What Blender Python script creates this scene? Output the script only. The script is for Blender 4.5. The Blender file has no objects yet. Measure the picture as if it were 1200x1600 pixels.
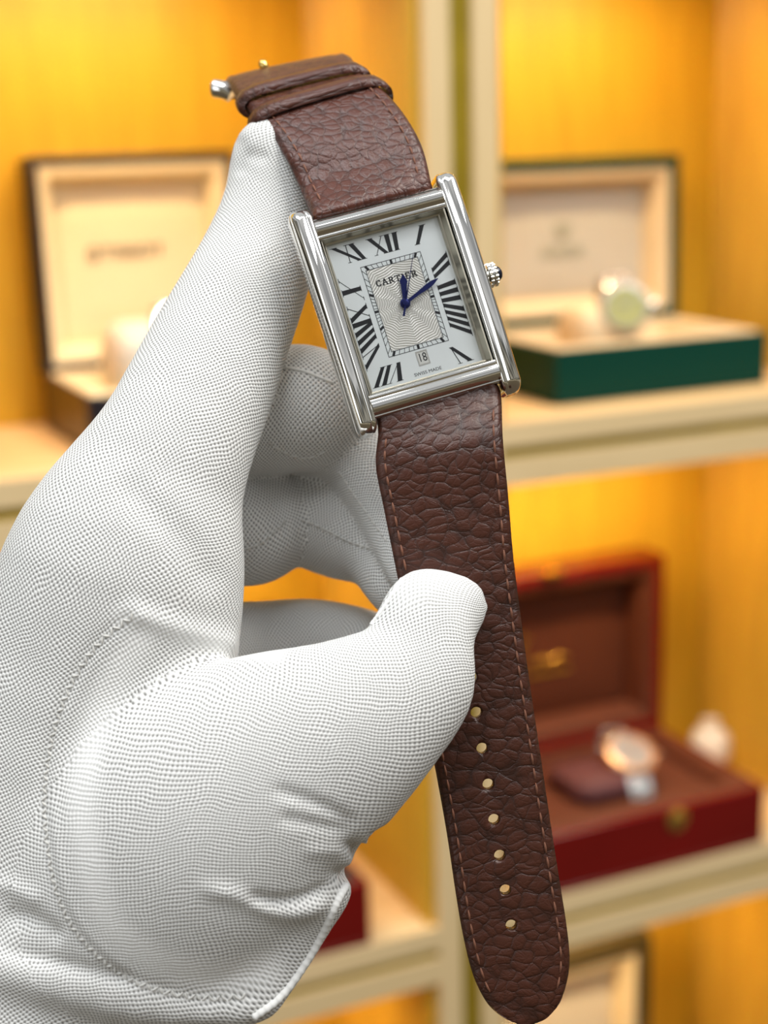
import bpy, bmesh, math, random
import numpy as np
from mathutils import Vector, Matrix
from mathutils.bvhtree import BVHTree
random.seed(4)
rng = np.random.default_rng(7)
SC = bpy.context.scene
COL = SC.collection
PI = math.pi

# ------------------------------------------------------------------ camera
F_PX = 2400.0                                  # focal length in pixels of the 1200x1600 frame
CAM_Z = 1.45
def unit(v):
    v = np.array(v, float); return v/np.linalg.norm(v)
_X = unit((5400, -730, 2400)); _Z = -unit((250, 9740, 2400)); _Y = np.cross(_Z, _X)
ROT = np.stack([_X, _Y, _Z])                   # (right, down, forward) -> world
ORIGIN = np.array([0.0, 0.0, CAM_Z])
cam_data = bpy.data.cameras.new('camera')
cam = bpy.data.objects.new('camera', cam_data); COL.objects.link(cam)
r_, u_, b_ = ROT@np.array([1, 0, 0]), ROT@np.array([0, -1, 0]), ROT@np.array([0, 0, -1])
cam.matrix_world = Matrix(((r_[0], u_[0], b_[0], 0), (r_[1], u_[1], b_[1], 0), (r_[2], u_[2], b_[2], CAM_Z), (0, 0, 0, 1)))
cam_data.sensor_fit = 'HORIZONTAL'; cam_data.sensor_width = 36
cam_data.lens = 36*F_PX/1200
cam_data.clip_start = 0.01
cam_data.dof.use_dof = True
cam_data.dof.focus_distance = 0.285
cam_data.dof.aperture_fstop = 15.5
SC.camera = cam

SC.view_settings.view_transform = 'Standard'
SC.view_settings.look = 'None'
SC.view_settings.gamma = 1
SC.view_settings.use_curve_mapping = False
SC.view_settings.exposure = 0.0

# ------------------------------------------------------------------ light
world = bpy.data.worlds.new('world'); SC.world = world; world.use_nodes = True
wn = world.node_tree; wn.nodes.clear()
wo = wn.nodes.new('ShaderNodeOutputWorld'); wb = wn.nodes.new('ShaderNodeBackground')
wt = wn.nodes.new('ShaderNodeTexCoord'); ws = wn.nodes.new('ShaderNodeSeparateXYZ'); wr = wn.nodes.new('ShaderNodeValToRGB')
wm = wn.nodes.new('ShaderNodeMath'); wm.operation = 'MULTIPLY_ADD'; wm.inputs[1].default_value = 0.5; wm.inputs[2].default_value = 0.5
wnz = wn.nodes.new('ShaderNodeTexNoise'); wnz.inputs['Scale'].default_value = 3.2; wnz.inputs['Detail'].default_value = 2
wad = wn.nodes.new('ShaderNodeMath'); wad.operation = 'MULTIPLY_ADD'; wad.inputs[1].default_value = 0.16
wof = wn.nodes.new('ShaderNodeMath'); wof.operation = 'SUBTRACT'; wof.inputs[1].default_value = 0.08
wn.links.new(wt.outputs['Generated'], ws.inputs[0]); wn.links.new(ws.outputs['Z'], wm.inputs[0])
wn.links.new(wt.outputs['Generated'], wnz.inputs['Vector']); wn.links.new(wnz.outputs[0], wad.inputs[0]); wn.links.new(wm.outputs[0], wof.inputs[0]); wn.links.new(wof.outputs[0], wad.inputs[2]); wn.links.new(wad.outputs[0], wr.inputs[0]); wn.links.new(wr.outputs[0], wb.inputs[0]); wn.links.new(wb.outputs[0], wo.inputs[0])
els = wr.color_ramp.elements
els[0].position = 0.0; els[0].color = (0.16, 0.12, 0.08, 1)
els[1].position = 1.0; els[1].color = (0.95, 0.98, 1.0, 1)
for p, c in ((0.34, (0.20, 0.16, 0.10, 1)), (0.43, (0.62, 0.54, 0.38, 1)), (0.475, (0.05, 0.045, 0.035, 1)), (0.52, (0.10, 0.09, 0.07, 1)), (0.545, (0.75, 0.70, 0.58, 1)), (0.585, (0.06, 0.055, 0.045, 1)), (0.625, (0.55, 0.52, 0.44, 1)), (0.66, (0.10, 0.10, 0.09, 1)), (0.70, (1.0, 1.0, 1.0, 1)), (0.80, (0.45, 0.46, 0.47, 1)), (0.87, (1.0, 1.0, 1.0, 1))):
    e = els.new(p); e.color = c
wb.inputs[1].default_value = 0.60

def area(name, loc, target, sx, sy, power, color):
    l = bpy.data.lights.new(name, 'AREA'); l.shape = 'RECTANGLE'; l.size = sx; l.size_y = sy
    l.energy = power; l.color = color
    o = bpy.data.objects.new(name, l); COL.objects.link(o)
    o.location = loc
    o.rotation_euler = (Vector(target)-Vector(loc)).to_track_quat('-Z', 'Y').to_euler()
    return o
# overhead lights in front of the shelves, the first two as shop ceiling panels
area('overhead_light', (-0.35, 0.15, 2.55), (0.1, 0.3, 1.4), 1.2, 0.6, 13, (0.95, 0.98, 1.0))
area('overhead_light', (0.9, -0.55, 2.55), (0.2, 0.4, 1.3), 1.2, 0.3, 10, (0.97, 0.98, 1.0))
area('overhead_light', (0.65, 0.05, 2.5), (0.5, 0.82, 1.15), 0.9, 0.3, 12, (1.0, 0.96, 0.88))  # added overhead light that brightens the fronts of the shelf frame
area('left_area_light', (-1.9, -0.5, 1.7), (0.1, 0.3, 1.4), 0.9, 1.2, 6, (0.93, 0.97, 1.0))  # soft cool area light from the left, source unseen

# ------------------------------------------------------------------ helpers
def cs(px, py, d):
    """a point d millimetres from the camera along the optical axis -> camera aligned mm (right, up, back)"""
    return np.array([(px-600)/F_PX*d, -(py-800)/F_PX*d, -d], float)
def c2w(p):
    p = np.atleast_2d(np.asarray(p, float))*0.001
    q = np.stack([p[:, 0], -p[:, 1], -p[:, 2]], 1)
    return q@ROT.T + ORIGIN
def root(name, label, cat, M=None, loc=None, group=None):
    o = bpy.data.objects.new(name, None); COL.objects.link(o); o.empty_display_size = 0.01
    if M is not None: o.matrix_world = M
    if loc is not None: o.location = loc
    o['label'] = label; o['category'] = cat
    if group: o['group'] = group
    return o
def new_mat(name):
    m = bpy.data.materials.new(name); m.use_nodes = True
    nt = m.node_tree; return m, nt, nt.nodes['Principled BSDF']
def mat(name, col, rough=0.5, metal=0.0, noise=0.0, nscale=40, bump=0.0, coat=0.0, spec=0.5):
    m, nt, b = new_mat(name)
    b.inputs['Base Color'].default_value = (*col, 1); b.inputs['Roughness'].default_value = rough
    b.inputs['Metallic'].default_value = metal; b.inputs['Coat Weight'].default_value = coat
    b.inputs['Specular IOR Level'].default_value = spec
    tc = nt.nodes.new('ShaderNodeTexCoord'); n = nt.nodes.new('ShaderNodeTexNoise'); n.inputs['Scale'].default_value = nscale
    nt.links.new(tc.outputs['Object'], n.inputs['Vector'])
    if noise:
        mx = nt.nodes.new('ShaderNodeMix'); mx.data_type = 'RGBA'
        mx.inputs[6].default_value = (*[c*(1-noise) for c in col], 1); mx.inputs[7].default_value = (*[min(1, c*(1+noise)) for c in col], 1)
        nt.links.new(n.outputs[0], mx.inputs[0]); nt.links.new(mx.outputs[2], b.inputs['Base Color'])
    if bump:
        bp = nt.nodes.new('ShaderNodeBump'); bp.inputs['Strength'].default_value = bump; bp.inputs['Distance'].default_value = 0.0005
        nt.links.new(n.outputs[0], bp.inputs['Height']); nt.links.new(bp.outputs[0], b.inputs['Normal'])
    return m
def mesh(name, verts, faces, m, parent=None, uv=None, smooth=True, angle=None, local=False):
    """verts are world metres unless local=True"""
    verts = np.asarray(verts, float)
    if parent is not None and not local:
        pm = parent.matrix_basis.copy(); pp = parent.parent
        while pp is not None: pm = pp.matrix_basis@pm; pp = pp.parent
        inv = np.array(pm.inverted())
        verts = verts@inv[:3, :3].T + inv[:3, 3]
    me = bpy.data.meshes.new(name)
    me.from_pydata(verts.tolist(), [], [list(map(int, f)) for f in faces]); me.update()
    o = bpy.data.objects.new(name, me); COL.objects.link(o)
    if parent is not None: o.parent = parent
    me.materials.append(m)
    if uv is not None:
        ul = me.uv_layers.new(name='UVMap'); ul.data.foreach_set('uv', np.asarray(uv, np.float32).ravel())
    bm = bmesh.new(); bm.from_mesh(me)
    if len(faces) < 60000: bmesh.ops.recalc_face_normals(bm, faces=bm.faces)
    if angle is not None:
        for f in bm.faces: f.smooth = True
        for e in bm.edges:
            if len(e.link_faces) == 2 and e.calc_face_angle(0) > math.radians(angle): e.smooth = False
    else:
        for f in bm.faces: f.smooth = smooth
    bm.to_mesh(me); bm.free()
    return o
class MB:
    def __init__(s): s.v = []; s.f = []
    def add(s, v, f):
        n = len(s.v); s.v += [tuple(p) for p in v]; s.f += [tuple(n+i for i in q) for q in f]; return s
    def box(s, a, b, M=None):
        x0, y0, z0 = a; x1, y1, z1 = b
        v = [(x0, y0, z0), (x1, y0, z0), (x1, y1, z0), (x0, y1, z0), (x0, y0, z1), (x1, y0, z1), (x1, y1, z1), (x0, y1, z1)]
        if M is not None: v = [tuple(M@Vector(p)) for p in v]
        return s.add(v, [(0, 3, 2, 1), (4, 5, 6, 7), (0, 1, 5, 4), (1, 2, 6, 5), (2, 3, 7, 6), (3, 0, 4, 7)])
    def prism(s, poly, z0, z1):
        n = len(poly)
        v = [(x, y, z0) for x, y in poly]+[(x, y, z1) for x, y in poly]
        return s.add(v, [tuple(range(n-1, -1, -1)), tuple(range(n, 2*n))]+[(i, (i+1) % n, n+(i+1) % n, n+i) for i in range(n)])
    def lathe(s, prof, n=32, M=None, cap=True):
        v = []; f = []
        for r, z in prof:
            for k in range(n):
                a = 2*PI*k/n; v.append((r*math.cos(a), r*math.sin(a), z))
        for i in range(len(prof)-1):
            for k in range(n):
                f.append((i*n+k, i*n+(k+1) % n, (i+1)*n+(k+1) % n, (i+1)*n+k))
        if cap: f += [tuple(range(n-1, -1, -1)), tuple((len(prof)-1)*n+k for k in range(n))]
        if M is not None: v = [tuple(M@Vector(p)) for p in v]
        return s.add(v, f)
    def tube(s, pts, rad, n=8, closed=False):
        pts = [np.array(p, float) for p in pts]; m = len(pts); v = []; f = []
        up = None
        for i, p in enumerate(pts):
            a = pts[i-1] if (i > 0 or closed) else p; b = pts[(i+1) % m] if (i < m-1 or closed) else p
            t = unit(b-a)
            if up is None: up = np.cross(t, (0.31, 0.77, 0.55)); up = unit(up)
            up = unit(up - t*np.dot(up, t)); w = np.cross(t, up)
            r = rad[i] if hasattr(rad, '__len__') else rad
            for k in range(n):
                an = 2*PI*k/n; v.append(tuple(p+r*(up*math.cos(an)+w*math.sin(an))))
        for i in range(m if closed else m-1):
            j = (i+1) % m
            for k in range(n): f.append((i*n+k, i*n+(k+1) % n, j*n+(k+1) % n, j*n+k))
        if not closed: f += [tuple(range(n-1, -1, -1)), tuple((m-1)*n+k for k in range(n))]
        return s.add(v, f)
    def build(s, name, m, parent=None, smooth=False, angle=40, scale=1.0, local=False, bevel=0.0):
        o = mesh(name, np.array(s.v)*scale, s.f, m, parent, smooth=smooth, angle=angle, local=local)
        if bevel:
            bv = o.modifiers.new('bevel', 'BEVEL'); bv.width = bevel; bv.segments = 3; bv.limit_method = 'ANGLE'; bv.harden_normals = False
        return o
def catmull(P, n):
    """resample a polyline (rows may hold any number of columns) to n points, smooth"""
    P = np.asarray(P, float); m = len(P)
    Q = np.vstack([2*P[0]-P[1], P, 2*P[-1]-P[-2]])
    out = []
    for t in np.linspace(0, m-1, n):
        i = min(int(t), m-2); u = t-i
        a, b, c, d = Q[i], Q[i+1], Q[i+2], Q[i+3]
        out.append(0.5*(2*b+(c-a)*u+(2*a-5*b+4*c-d)*u*u+(3*b-a-3*c+d)*u**3))
    return np.array(out)
def struct(o): o['kind'] = 'structure'; return o

# ------------------------------------------------------------------ materials
def wood(name, c1, c2, grain_axis='Z', scale=6.0, rough=0.45, ribs=None):
    m, nt, b = new_mat(name); b.inputs['Roughness'].default_value = rough
    tc = nt.nodes.new('ShaderNodeTexCoord'); mp = nt.nodes.new('ShaderNodeMapping')
    s = {'Z': (14, 14, 1.2), 'X': (1.2, 14, 14), 'Y': (14, 1.2, 14)}[grain_axis]
    mp.inputs['Scale'].default_value = s
    n = nt.nodes.new('ShaderNodeTexNoise'); n.inputs['Scale'].default_value = scale; n.inputs['Detail'].default_value = 6; n.inputs['Distortion'].default_value = 1.2
    rp = nt.nodes.new('ShaderNodeValToRGB'); rp.color_ramp.elements[0].position = 0.3; rp.color_ramp.elements[1].position = 0.7
    rp.color_ramp.elements[0].color = (*c1, 1); rp.color_ramp.elements[1].color = (*c2, 1)
    L = nt.links.new
    L(tc.outputs['Object'], mp.inputs[0]); L(mp.outputs[0], n.inputs['Vector']); L(n.outputs[0], rp.inputs[0]); L(rp.outputs[0], b.inputs['Base Color'])
    return m
M_BACK = wood('orange_wood', (0.62, 0.35, 0.020), (0.74, 0.44, 0.030), 'Z')
M_SLAT = wood('orange_slat_wood', (0.56, 0.31, 0.022), (0.70, 0.40, 0.032), 'Z')
M_FLOORW = wood('pale_ribbed_wood', (0.72, 0.46, 0.20), (0.80, 0.54, 0.26), 'X')
M_FRAME = wood('pale_frame_wood', (0.74, 0.55, 0.29), (0.80, 0.60, 0.33), 'Z')
M_FRAMEX = wood('pale_frame_wood_flat', (0.74, 0.55, 0.29), (0.80, 0.60, 0.33), 'X')
M_GOLDSTRIP = mat('brass_strip', (0.42, 0.30, 0.022), 0.42, 0.55, noise=0.3, nscale=25)
M_STEEL = mat('polished_steel', (0.86, 0.85, 0.82), 0.045, 1.0)
M_BRUSH = mat('satin_steel', (0.62, 0.61, 0.57), 0.30, 1.0)
M_BLUE = mat('blued_steel', (0.012, 0.018, 0.12), 0.25, 0.6)
M_INK = mat('black_enamel', (0.006, 0.006, 0.009), 0.35)
M_GOLD = mat('gold_metal', (0.85, 0.58, 0.18), 0.18, 1.0)
M_STITCH = mat('brown_thread', (0.17, 0.065, 0.035), 0.7, noise=0.3, nscale=900)
M_THREAD = mat('white_thread', (0.80, 0.80, 0.78), 0.8)

# ------------------------------------------------------------------ the cabinet (world metres, z relative to the camera)
ZC = CAM_Z
FRONT, BACK = 0.822, 0.993
Z_A, Z_B = -0.177, -0.509                      # tops of the two shelves in view
PITCH = 0.332
X_L0, X_L1, X_R0, X_R1 = 0.123, 0.4076, 0.4560, 0.742
def sbox(name, a, b, m, kids=None):
    o = MB().box((a[0], a[1], a[2]+ZC), (b[0], b[1], b[2]+ZC)).build(name, m)
    return struct(o)
sbox('wall_back', (-0.3, BACK, -0.95), (X_R1+0.3828, BACK+0.02, 0.48), M_BACK)
BAYS = ((X_L0, X_L1), (X_R0, X_R1), (X_R1+0.0484, X_R1+0.3344))
wall_posts = [(X_L0-0.0484, X_L0), (X_L1, X_R0), (X_R1, X_R1+0.0484), (X_R1+0.3344, X_R1+0.3828)]
def ribbed(name, x, side, z0, z1):
    """vertical half-round ribs on a niche side wall, running from the frame to the back wall"""
    mb = MB(); n = 17; d = (BACK-FRONT-0.004)/n; v = []; f = []
    prof = []
    for k in range(n):
        for j in range(6):
            a = j/5*PI
            prof.append((x+side*(0.0004+0.0062*max(0.0, math.sin(a))**0.4), FRONT+0.004+(k+0.14+0.72*j/5)*d))
    prof.append((x, BACK))
    m = len(prof)
    for zz in (z0, z1): v += [(px, py, zz+ZC) for px, py in prof]
    f = [(i, i+1, m+i+1, m+i) for i in range(m-1)]
    mb.add(v, f)
    return mb
for i, (x0, x1) in enumerate(wall_posts):
    w = 0.0166
    mb = MB()
    mb.box((x0, FRONT, -0.95+ZC), (x0+w, FRONT+0.02, 0.48+ZC)); mb.box((x1-w, FRONT, -0.95+ZC), (x1, FRONT+0.02, 0.48+ZC))
    mb.box((x0, FRONT+0.02, -0.95+ZC), (x1, BACK, 0.48+ZC))
    o = mb.build('trim_%d' % (i+1), M_FRAME); struct(o)
    g = MB().box((x0+w, FRONT+0.004, -0.95+ZC), (x1-w, FRONT+0.02, 0.48+ZC)).build('brass_inlay', M_GOLDSTRIP, o)
    rl = MB()
    for z0 in (Z_A, Z_B, Z_B-PITCH):
        for xx, sd in ((x0, -1), (x1, 1)):
            r = ribbed('ribs', xx, sd, z0, z0+PITCH-0.042); rl.add(r.v, r.f)
    rl.build('ribbed_panel', M_SLAT, o, angle=80)
def shelf(idx, zt):
    o = None
    mb = MB()
    for x0, x1 in BAYS:
        mb.box((x0, FRONT, zt-0.0150+ZC), (x1, FRONT+0.02, zt+ZC)); mb.box((x0, FRONT, zt-0.0405+ZC), (x1, FRONT+0.02, zt-0.0225+ZC))
        mb.box((x0, FRONT+0.02, zt-0.0405+ZC), (x1, BACK, zt-0.002+ZC))
    o = struct(mb.build('trim_%d' % idx, M_FRAMEX))
    g = MB(); fl = MB()
    for x0, x1 in BAYS:
        g.box((x0, FRONT+0.003, zt-0.0225+ZC), (x1, FRONT+0.02, zt-0.0150+ZC))
        # ribbed shelf floor, ribs run sideways
        n = 15; d = (BACK-FRONT-0.022)/n; prof = []
        for k in range(n):
            for j in range(5): prof.append((FRONT+0.021+(k+j/5)*d, zt-0.002+0.002*math.sin(j/5*PI)**0.6))
        prof.append((BACK, zt-0.002)); m = len(prof)
        fl.add([(x0, y, z+ZC) for y, z in prof]+[(x1, y, z+ZC) for y, z in prof], [(i, i+1, m+i+1, m+i) for i in range(m-1)])
    g.build('brass_inlay', M_GOLDSTRIP, o); fl.build('ribbed_floor', M_FLOORW, o, angle=80)
    return o
for i, zt in enumerate((Z_A+PITCH, Z_A, Z_B, Z_B-PITCH)): shelf(5+i, zt)
# warm LED strips under the front of each shelf (the cabinet's own lamps)
M_LEDCASE = mat('aluminium_channel', (0.7, 0.7, 0.68), 0.4, 0.8)
m_led, nt_, b_led = new_mat('warm_led_diffuser'); b_led.inputs['Emission Color'].default_value = (1, 0.72, 0.36, 1); b_led.inputs['Emission Strength'].default_value = 6
pw = {0: 0.6, 1: 0.58, 2: 0.5}
for i, zt in enumerate((Z_A+PITCH, Z_A, Z_B)):
    for x0, x1 in BAYS:
        zz = zt-0.0405+ZC
        o = MB().box((x0+0.01, FRONT+0.070, zz-0.004), (x1-0.01, FRONT+0.082, zz)).build('led_strip', M_LEDCASE)
        o['kind'] = 'structure'
        MB().box((x0+0.012, FRONT+0.072, zz-0.0052), (x1-0.012, FRONT+0.080, zz-0.004)).build('diffuser', m_led, o)
        a = area('led_strip_light', ((x0+x1)/2-0.02, FRONT+0.076, zz-0.0065), ((x0+x1)/2-0.02, FRONT+0.105, zz-0.2), (x1-x0)-0.10, 0.01, pw[i], (1.0, 0.74, 0.42))

# ------------------------------------------------------------------ boxes on the shelves
M_CREAM = mat('cream_leatherette', (0.84, 0.70, 0.45), 0.55, noise=0.05, nscale=60)
M_CREAMG = mat('pale_grey_satin', (0.68, 0.62, 0.52), 0.5, noise=0.05, nscale=60)
M_GREEN = mat('dark_green_leatherette', (0.0015, 0.042, 0.028), 0.5, spec=0.15)
M_CREAM2 = mat('warm_cream_leatherette', (0.70, 0.56, 0.36), 0.55, noise=0.05, nscale=60)
M_GREYPAD = mat('pale_grey_pad', (0.52, 0.49, 0.42), 0.5, noise=0.05, nscale=60)
M_NAVY = mat('black_lacquer', (0.012, 0.010, 0.016), 0.3)
M_BROWNSIDE = mat('dark_brown_wood', (0.07, 0.03, 0.012), 0.35)
M_RED = mat('red_lacquer', (0.15, 0.001, 0.0015), 0.16, coat=0.3, noise=0.25, nscale=14)
M_REDLIN = mat('rust_brown_suede', (0.10, 0.020, 0.004), 0.7, noise=0.1)
M_BLACKLIN = mat('black_velvet', (0.02, 0.018, 0.016), 0.8)
M_OLIVE = mat('dark_olive_leatherette', (0.045, 0.032, 0.008), 0.5)
M_GREYINK = mat('grey_green_print', (0.30, 0.32, 0.22), 0.6)
M_DARKINK = mat('dark_print', (0.10, 0.07, 0.04), 0.6)
M_GOLDINK = mat('gold_foil', (0.55, 0.30, 0.04), 0.35, 0.6)

def text_mesh(body, size, depth, name='lettering'):
    c = bpy.data.curves.new('t', 'FONT'); c.body = body; c.size = size; c.extrude = depth; c.align_x = 'CENTER'; c.align_y = 'CENTER'
    o = bpy.data.objects.new('t', c); COL.objects.link(o)
    dg = bpy.context.evaluated_depsgraph_get(); me = bpy.data.meshes.new_from_object(o.evaluated_get(dg))
    v = [tuple(p.co) for p in me.vertices]; f = [tuple(p.vertices) for p in me.polygons]
    bpy.data.objects.remove(o); bpy.data.curves.remove(c); bpy.data.meshes.remove(me)
    return np.array(v), f

def open_box(name, label, cat, x, y, z, w, d, h, lid_h, lid_t, shell, lining, tilt=4, rotz=0, wall=0.006, rim=None, group=None, side=None, lid_pad=None, open_h=0.0):
    """hinged presentation box; origin at the front left bottom corner"""
    R = Matrix.Translation((x, y, z+ZC))@Matrix.Rotation(math.radians(rotz), 4, 'Z')
    t = root(name, label, cat, M=R, group=group)
    lo = lambda mb, nm, m, p=t, bv=0.0012, ang=40: mb.build(nm, m, p, local=True, bevel=bv, angle=ang)
    mb = MB()      # shell of the base: four walls and a bottom
    mb.box((0, 0, 0), (w, d, 0.004)); mb.box((0, 0, 0.004), (w, wall, h)); mb.box((0, d-wall, 0.004), (w, d, h))
    mb.box((0, wall, 0.004), (wall, d-wall, h)); mb.box((w-wall, wall, 0.004), (w, d-wall, h))
    base = lo(mb, 'base', shell)
    if side is not None:
        base.data.materials.append(side)
        for p in base.data.polygons:
            if p.normal.x < -0.9 and p.center.x < 0.001: p.material_index = 1
    # lining: a rim sloping to a padded tray
    i0 = wall; i1 = wall+0.010; zt = h+0.0015; zr = h-0.010
    v = []
    for q, zz in ((i0*0.35, zt-0.002), (i0*0.8, zt), (i1, zt-0.001), (i1+0.003, zr), (i1+0.003, zr-0.001)):
        v += [(q, q, zz), (w-q, q, zz), (w-q, d-q, zz), (q, d-q, zz)]
    f = []
    for k in range(4):
        for j in range(4): f.append((4*k+j, 4*k+(j+1) % 4, 4*k+4+(j+1) % 4, 4*k+4+j))
    f.append((16, 17, 18, 19))
    lo(MB().add(v, f), 'base_lining', lining, bv=0, ang=30)
    # lid: stands open at the back edge
    L = bpy.data.objects.new('lid', None)
    hinge = Matrix.Translation((0, d-0.003, h))@Matrix.Rotation(math.radians(-tilt), 4, 'X')
    mb = MB()
    mb.box((0, 0.0, 0), (w, lid_t, wall)); mb.box((0, 0, lid_h-wall), (w, lid_t, lid_h))
    mb.box((0, 0, wall), (wall, lid_t, lid_h-wall)); mb.box((w-wall, 0, wall), (w, lid_t, lid_h-wall))
    mb.box((wall, lid_t-0.004, wall), (w-wall, lid_t, lid_h-wall))
    mb.v = [tuple(hinge@Vector((p[0], p[1]-lid_t*0.35, p[2]))) for p in mb.v]
    lid = lo(mb, 'lid', shell)
    r2 = 0.009; pad = lid_pad or lining
    v = []
    for q, yy in ((wall, 0.001), (wall+r2*0.6, 0.0025), (wall+r2, 0.009), (wall+r2+0.002, lid_t-0.008), (wall+r2+0.004, lid_t-0.009)):
        v += [(q, yy, q), (w-q, yy, q), (w-q, yy, lid_h-q), (q, yy, lid_h-q)]
    f = [(4*k+j, 4*k+(j+1) % 4, 4*k+4+(j+1) % 4, 4*k+4+j) for k in range(4) for j in range(4)]
    mb = MB().add(v, f); mb.v = [tuple(hinge@Vector((p[0], p[1]-lid_t*0.35, p[2]))) for p in mb.v]
    lo(mb, 'lid_frame', rim or lining, lid, bv=0, ang=30)
    q = wall+r2+0.004; yy = lid_t-0.0095
    mb = MB(); NX, NZ = 9, 9; v = []
    for a in range(NX):
        for b in range(NZ):
            s_, t_ = a/(NX-1), b/(NZ-1); e = min(1, 6*min(s_, 1-s_, t_, 1-t_))
            v.append((q+(w-2*q)*s_, yy-0.003*e, q+(lid_h-2*q)*t_))
    f = [(a*NZ+b, (a+1)*NZ+b, (a+1)*NZ+b+1, a*NZ+b+1) for a in range(NX-1) for b in range(NZ-1)]
    mb.add(v, f); mb.v = [tuple(hinge@Vector((p[0], p[1]-lid_t*0.35, p[2]))) for p in mb.v]
    mb.build('lid_cushion', pad, lid, local=True, angle=60)
    def on_lid(u, vz, lift=0.0042):      # matrix placing flat artwork on the inner lid panel
        return hinge@Matrix.Translation((u, lid_t-0.0095-lift-lid_t*0.35, vz))@Matrix.Rotation(PI/2, 4, 'X')
    t['group'] = 'open presentation boxes on the shelves'
    return t, lid, on_lid, R
def lettering(parent, M, body, size, m, stretch=1.15, depth=0.0002, name='lettering'):
    v, f = text_mesh(body, size, depth)
    v = v*np.array([stretch, 1, 1]); v = [tuple(M@Vector(p)) for p in v]
    return mesh(name, v, f, m, parent, local=True, smooth=False)
def crown_mark(parent, M, s, m):
    mb = MB(); mb.lathe([(s*0.42, -0.0001), (s*0.42, 0.0003)], 20, Matrix.Scale(0.35, 4, (0, 1, 0)))
    for k in range(5):
        a = (k-2)*0.36; c, sn = math.sin(a), math.cos(a)
        mb.prism([(-s*0.06+(k-2)*s*0.14, s*0.05), (s*0.06+(k-2)*s*0.14, s*0.05), (c*s+s*0.03, sn*s), (c*s-s*0.03, sn*s)], 0, 0.0003)
        mb.lathe([(s*0.1, 0), (s*0.1, 0.0003)], 12, Matrix.Translation((c*s*1.05, sn*s*1.05, 0)))
    mb.v = [tuple(M@Vector(p)) for p in mb.v]
    return mb.build('emblem', m, parent, local=True)
def cushion(parent, cx, cy, cz, w, d, h, m, tilt=0, name='cushion'):
    """soft rounded roll"""
    v = []; f = []; N = 20; K = 9
    M = Matrix.Translation((cx, cy, cz))@Matrix.Rotation(math.radians(tilt), 4, 'X')
    for i in range(K):
        s_ = -1+2*i/(K-1); sc = (1-abs(s_)**5*0.35)
        for k in range(N):
            a = 2*PI*k/N; ca, sa = math.cos(a), math.sin(a)
            v.append(tuple(M@Vector((s_*w/2, math.copysign(abs(ca)**0.75, ca)*d/2*sc, math.copysign(abs(sa)**0.75, sa)*h/2*sc))))
    for i in range(K-1):
        for k in range(N): f.append((i*N+k, i*N+(k+1) % N, (i+1)*N+(k+1) % N, (i+1)*N+k))
    f += [tuple(range(N-1, -1, -1)), tuple((K-1)*N+k for k in range(N))]
    return mesh(name, v, f, m, parent, local=True, angle=60)

def display_watch(label, M, R0, ry, rz, m_case, m_bezel, m_dial, m_brac, two=None, group=None):
    """round watch closed round a cushion roll; face centre at the origin looking along +Z of M, bracelet runs along Y"""
    t = root('round_wristwatch', label, 'watch', M=M, group='round watches shown in the boxes')
    mb = MB(); mb.lathe([(R0*0.80, -0.008), (R0*0.98, -0.007), (R0*1.0, -0.002), (R0*0.94, 0.0)], 32); mb.build('watch_case', m_case, t, local=True)
    for s_ in (-1, 1):
        for q in (-1, 1):
            pass
    mb = MB(); n = 48; prof = [(R0*0.74, 0.0), (R0*0.76, 0.002), (R0*0.9, 0.0018), (R0*0.96, 0.0002), (R0*0.95, -0.001)]
    mb.lathe(prof, n, cap=False); mb.build('bezel', m_bezel, t, local=True)
    d = MB().lathe([(R0*0.75, 0.0), (R0*0.75, 0.0008)], 32).build('dial', m_dial, t, local=True)
    mk = MB()
    for k in range(12):
        if k in (0,): continue
        mk.box((-0.0004, R0*0.56, 0.0008), (0.0004, R0*0.70, 0.0013), Matrix.Rotation(k*PI/6, 4, 'Z'))
    mk.build('hour_marker', M_STEEL, d, local=True)
    for nm, ln, wd, an in (('hour_hand', 0.42, 0.0012, 0.9), ('minute_hand', 0.62, 0.0009, -0.7)):
        MB().box((-wd/2, -0.002, 0.0014), (wd/2, R0*ln, 0.0018), Matrix.Rotation(an, 4, 'Z')).build(nm, M_STEEL, t, local=True)
    MB().lathe([(0.0018, 0), (0.0026, 0.0005), (0.0026, 0.0035), (0.0016, 0.004)], 16, Matrix.Translation((R0, 0, -0.004))@Matrix.Rotation(PI/2, 4, 'Y')).build('crown', m_case, t, local=True)
    br = MB(); cn = MB()
    n = 30
    for k in range(n):
        a = 2*PI*(k+0.5)/n
        if abs(math.atan2(math.sin(a-PI/2), math.cos(a-PI/2))) < 0.52: continue
        py = ry*math.cos(a); pz = rz*math.sin(a)-rz-0.003
        tx = math.atan2(rz*math.cos(a), -ry*math.sin(a))
        LM = Matrix.Translation((0, py, pz))@Matrix.Rotation(tx, 4, 'X')
        ln = math.hypot(ry*math.sin(a), rz*math.cos(a))*2*PI/n*0.47
        for j in (-1, 0, 1):
            (cn if j == 0 else br).box((j*0.0058-0.0027, -ln, -0.0013), (j*0.0058+0.0027, ln, 0.0015 if j else 0.0019), LM)
    b = br.build('bracelet', m_brac, t, local=True, bevel=0.0004)
    cn.build('centre_link', two or m_brac, b, local=True, bevel=0.0004)
    return t

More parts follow.
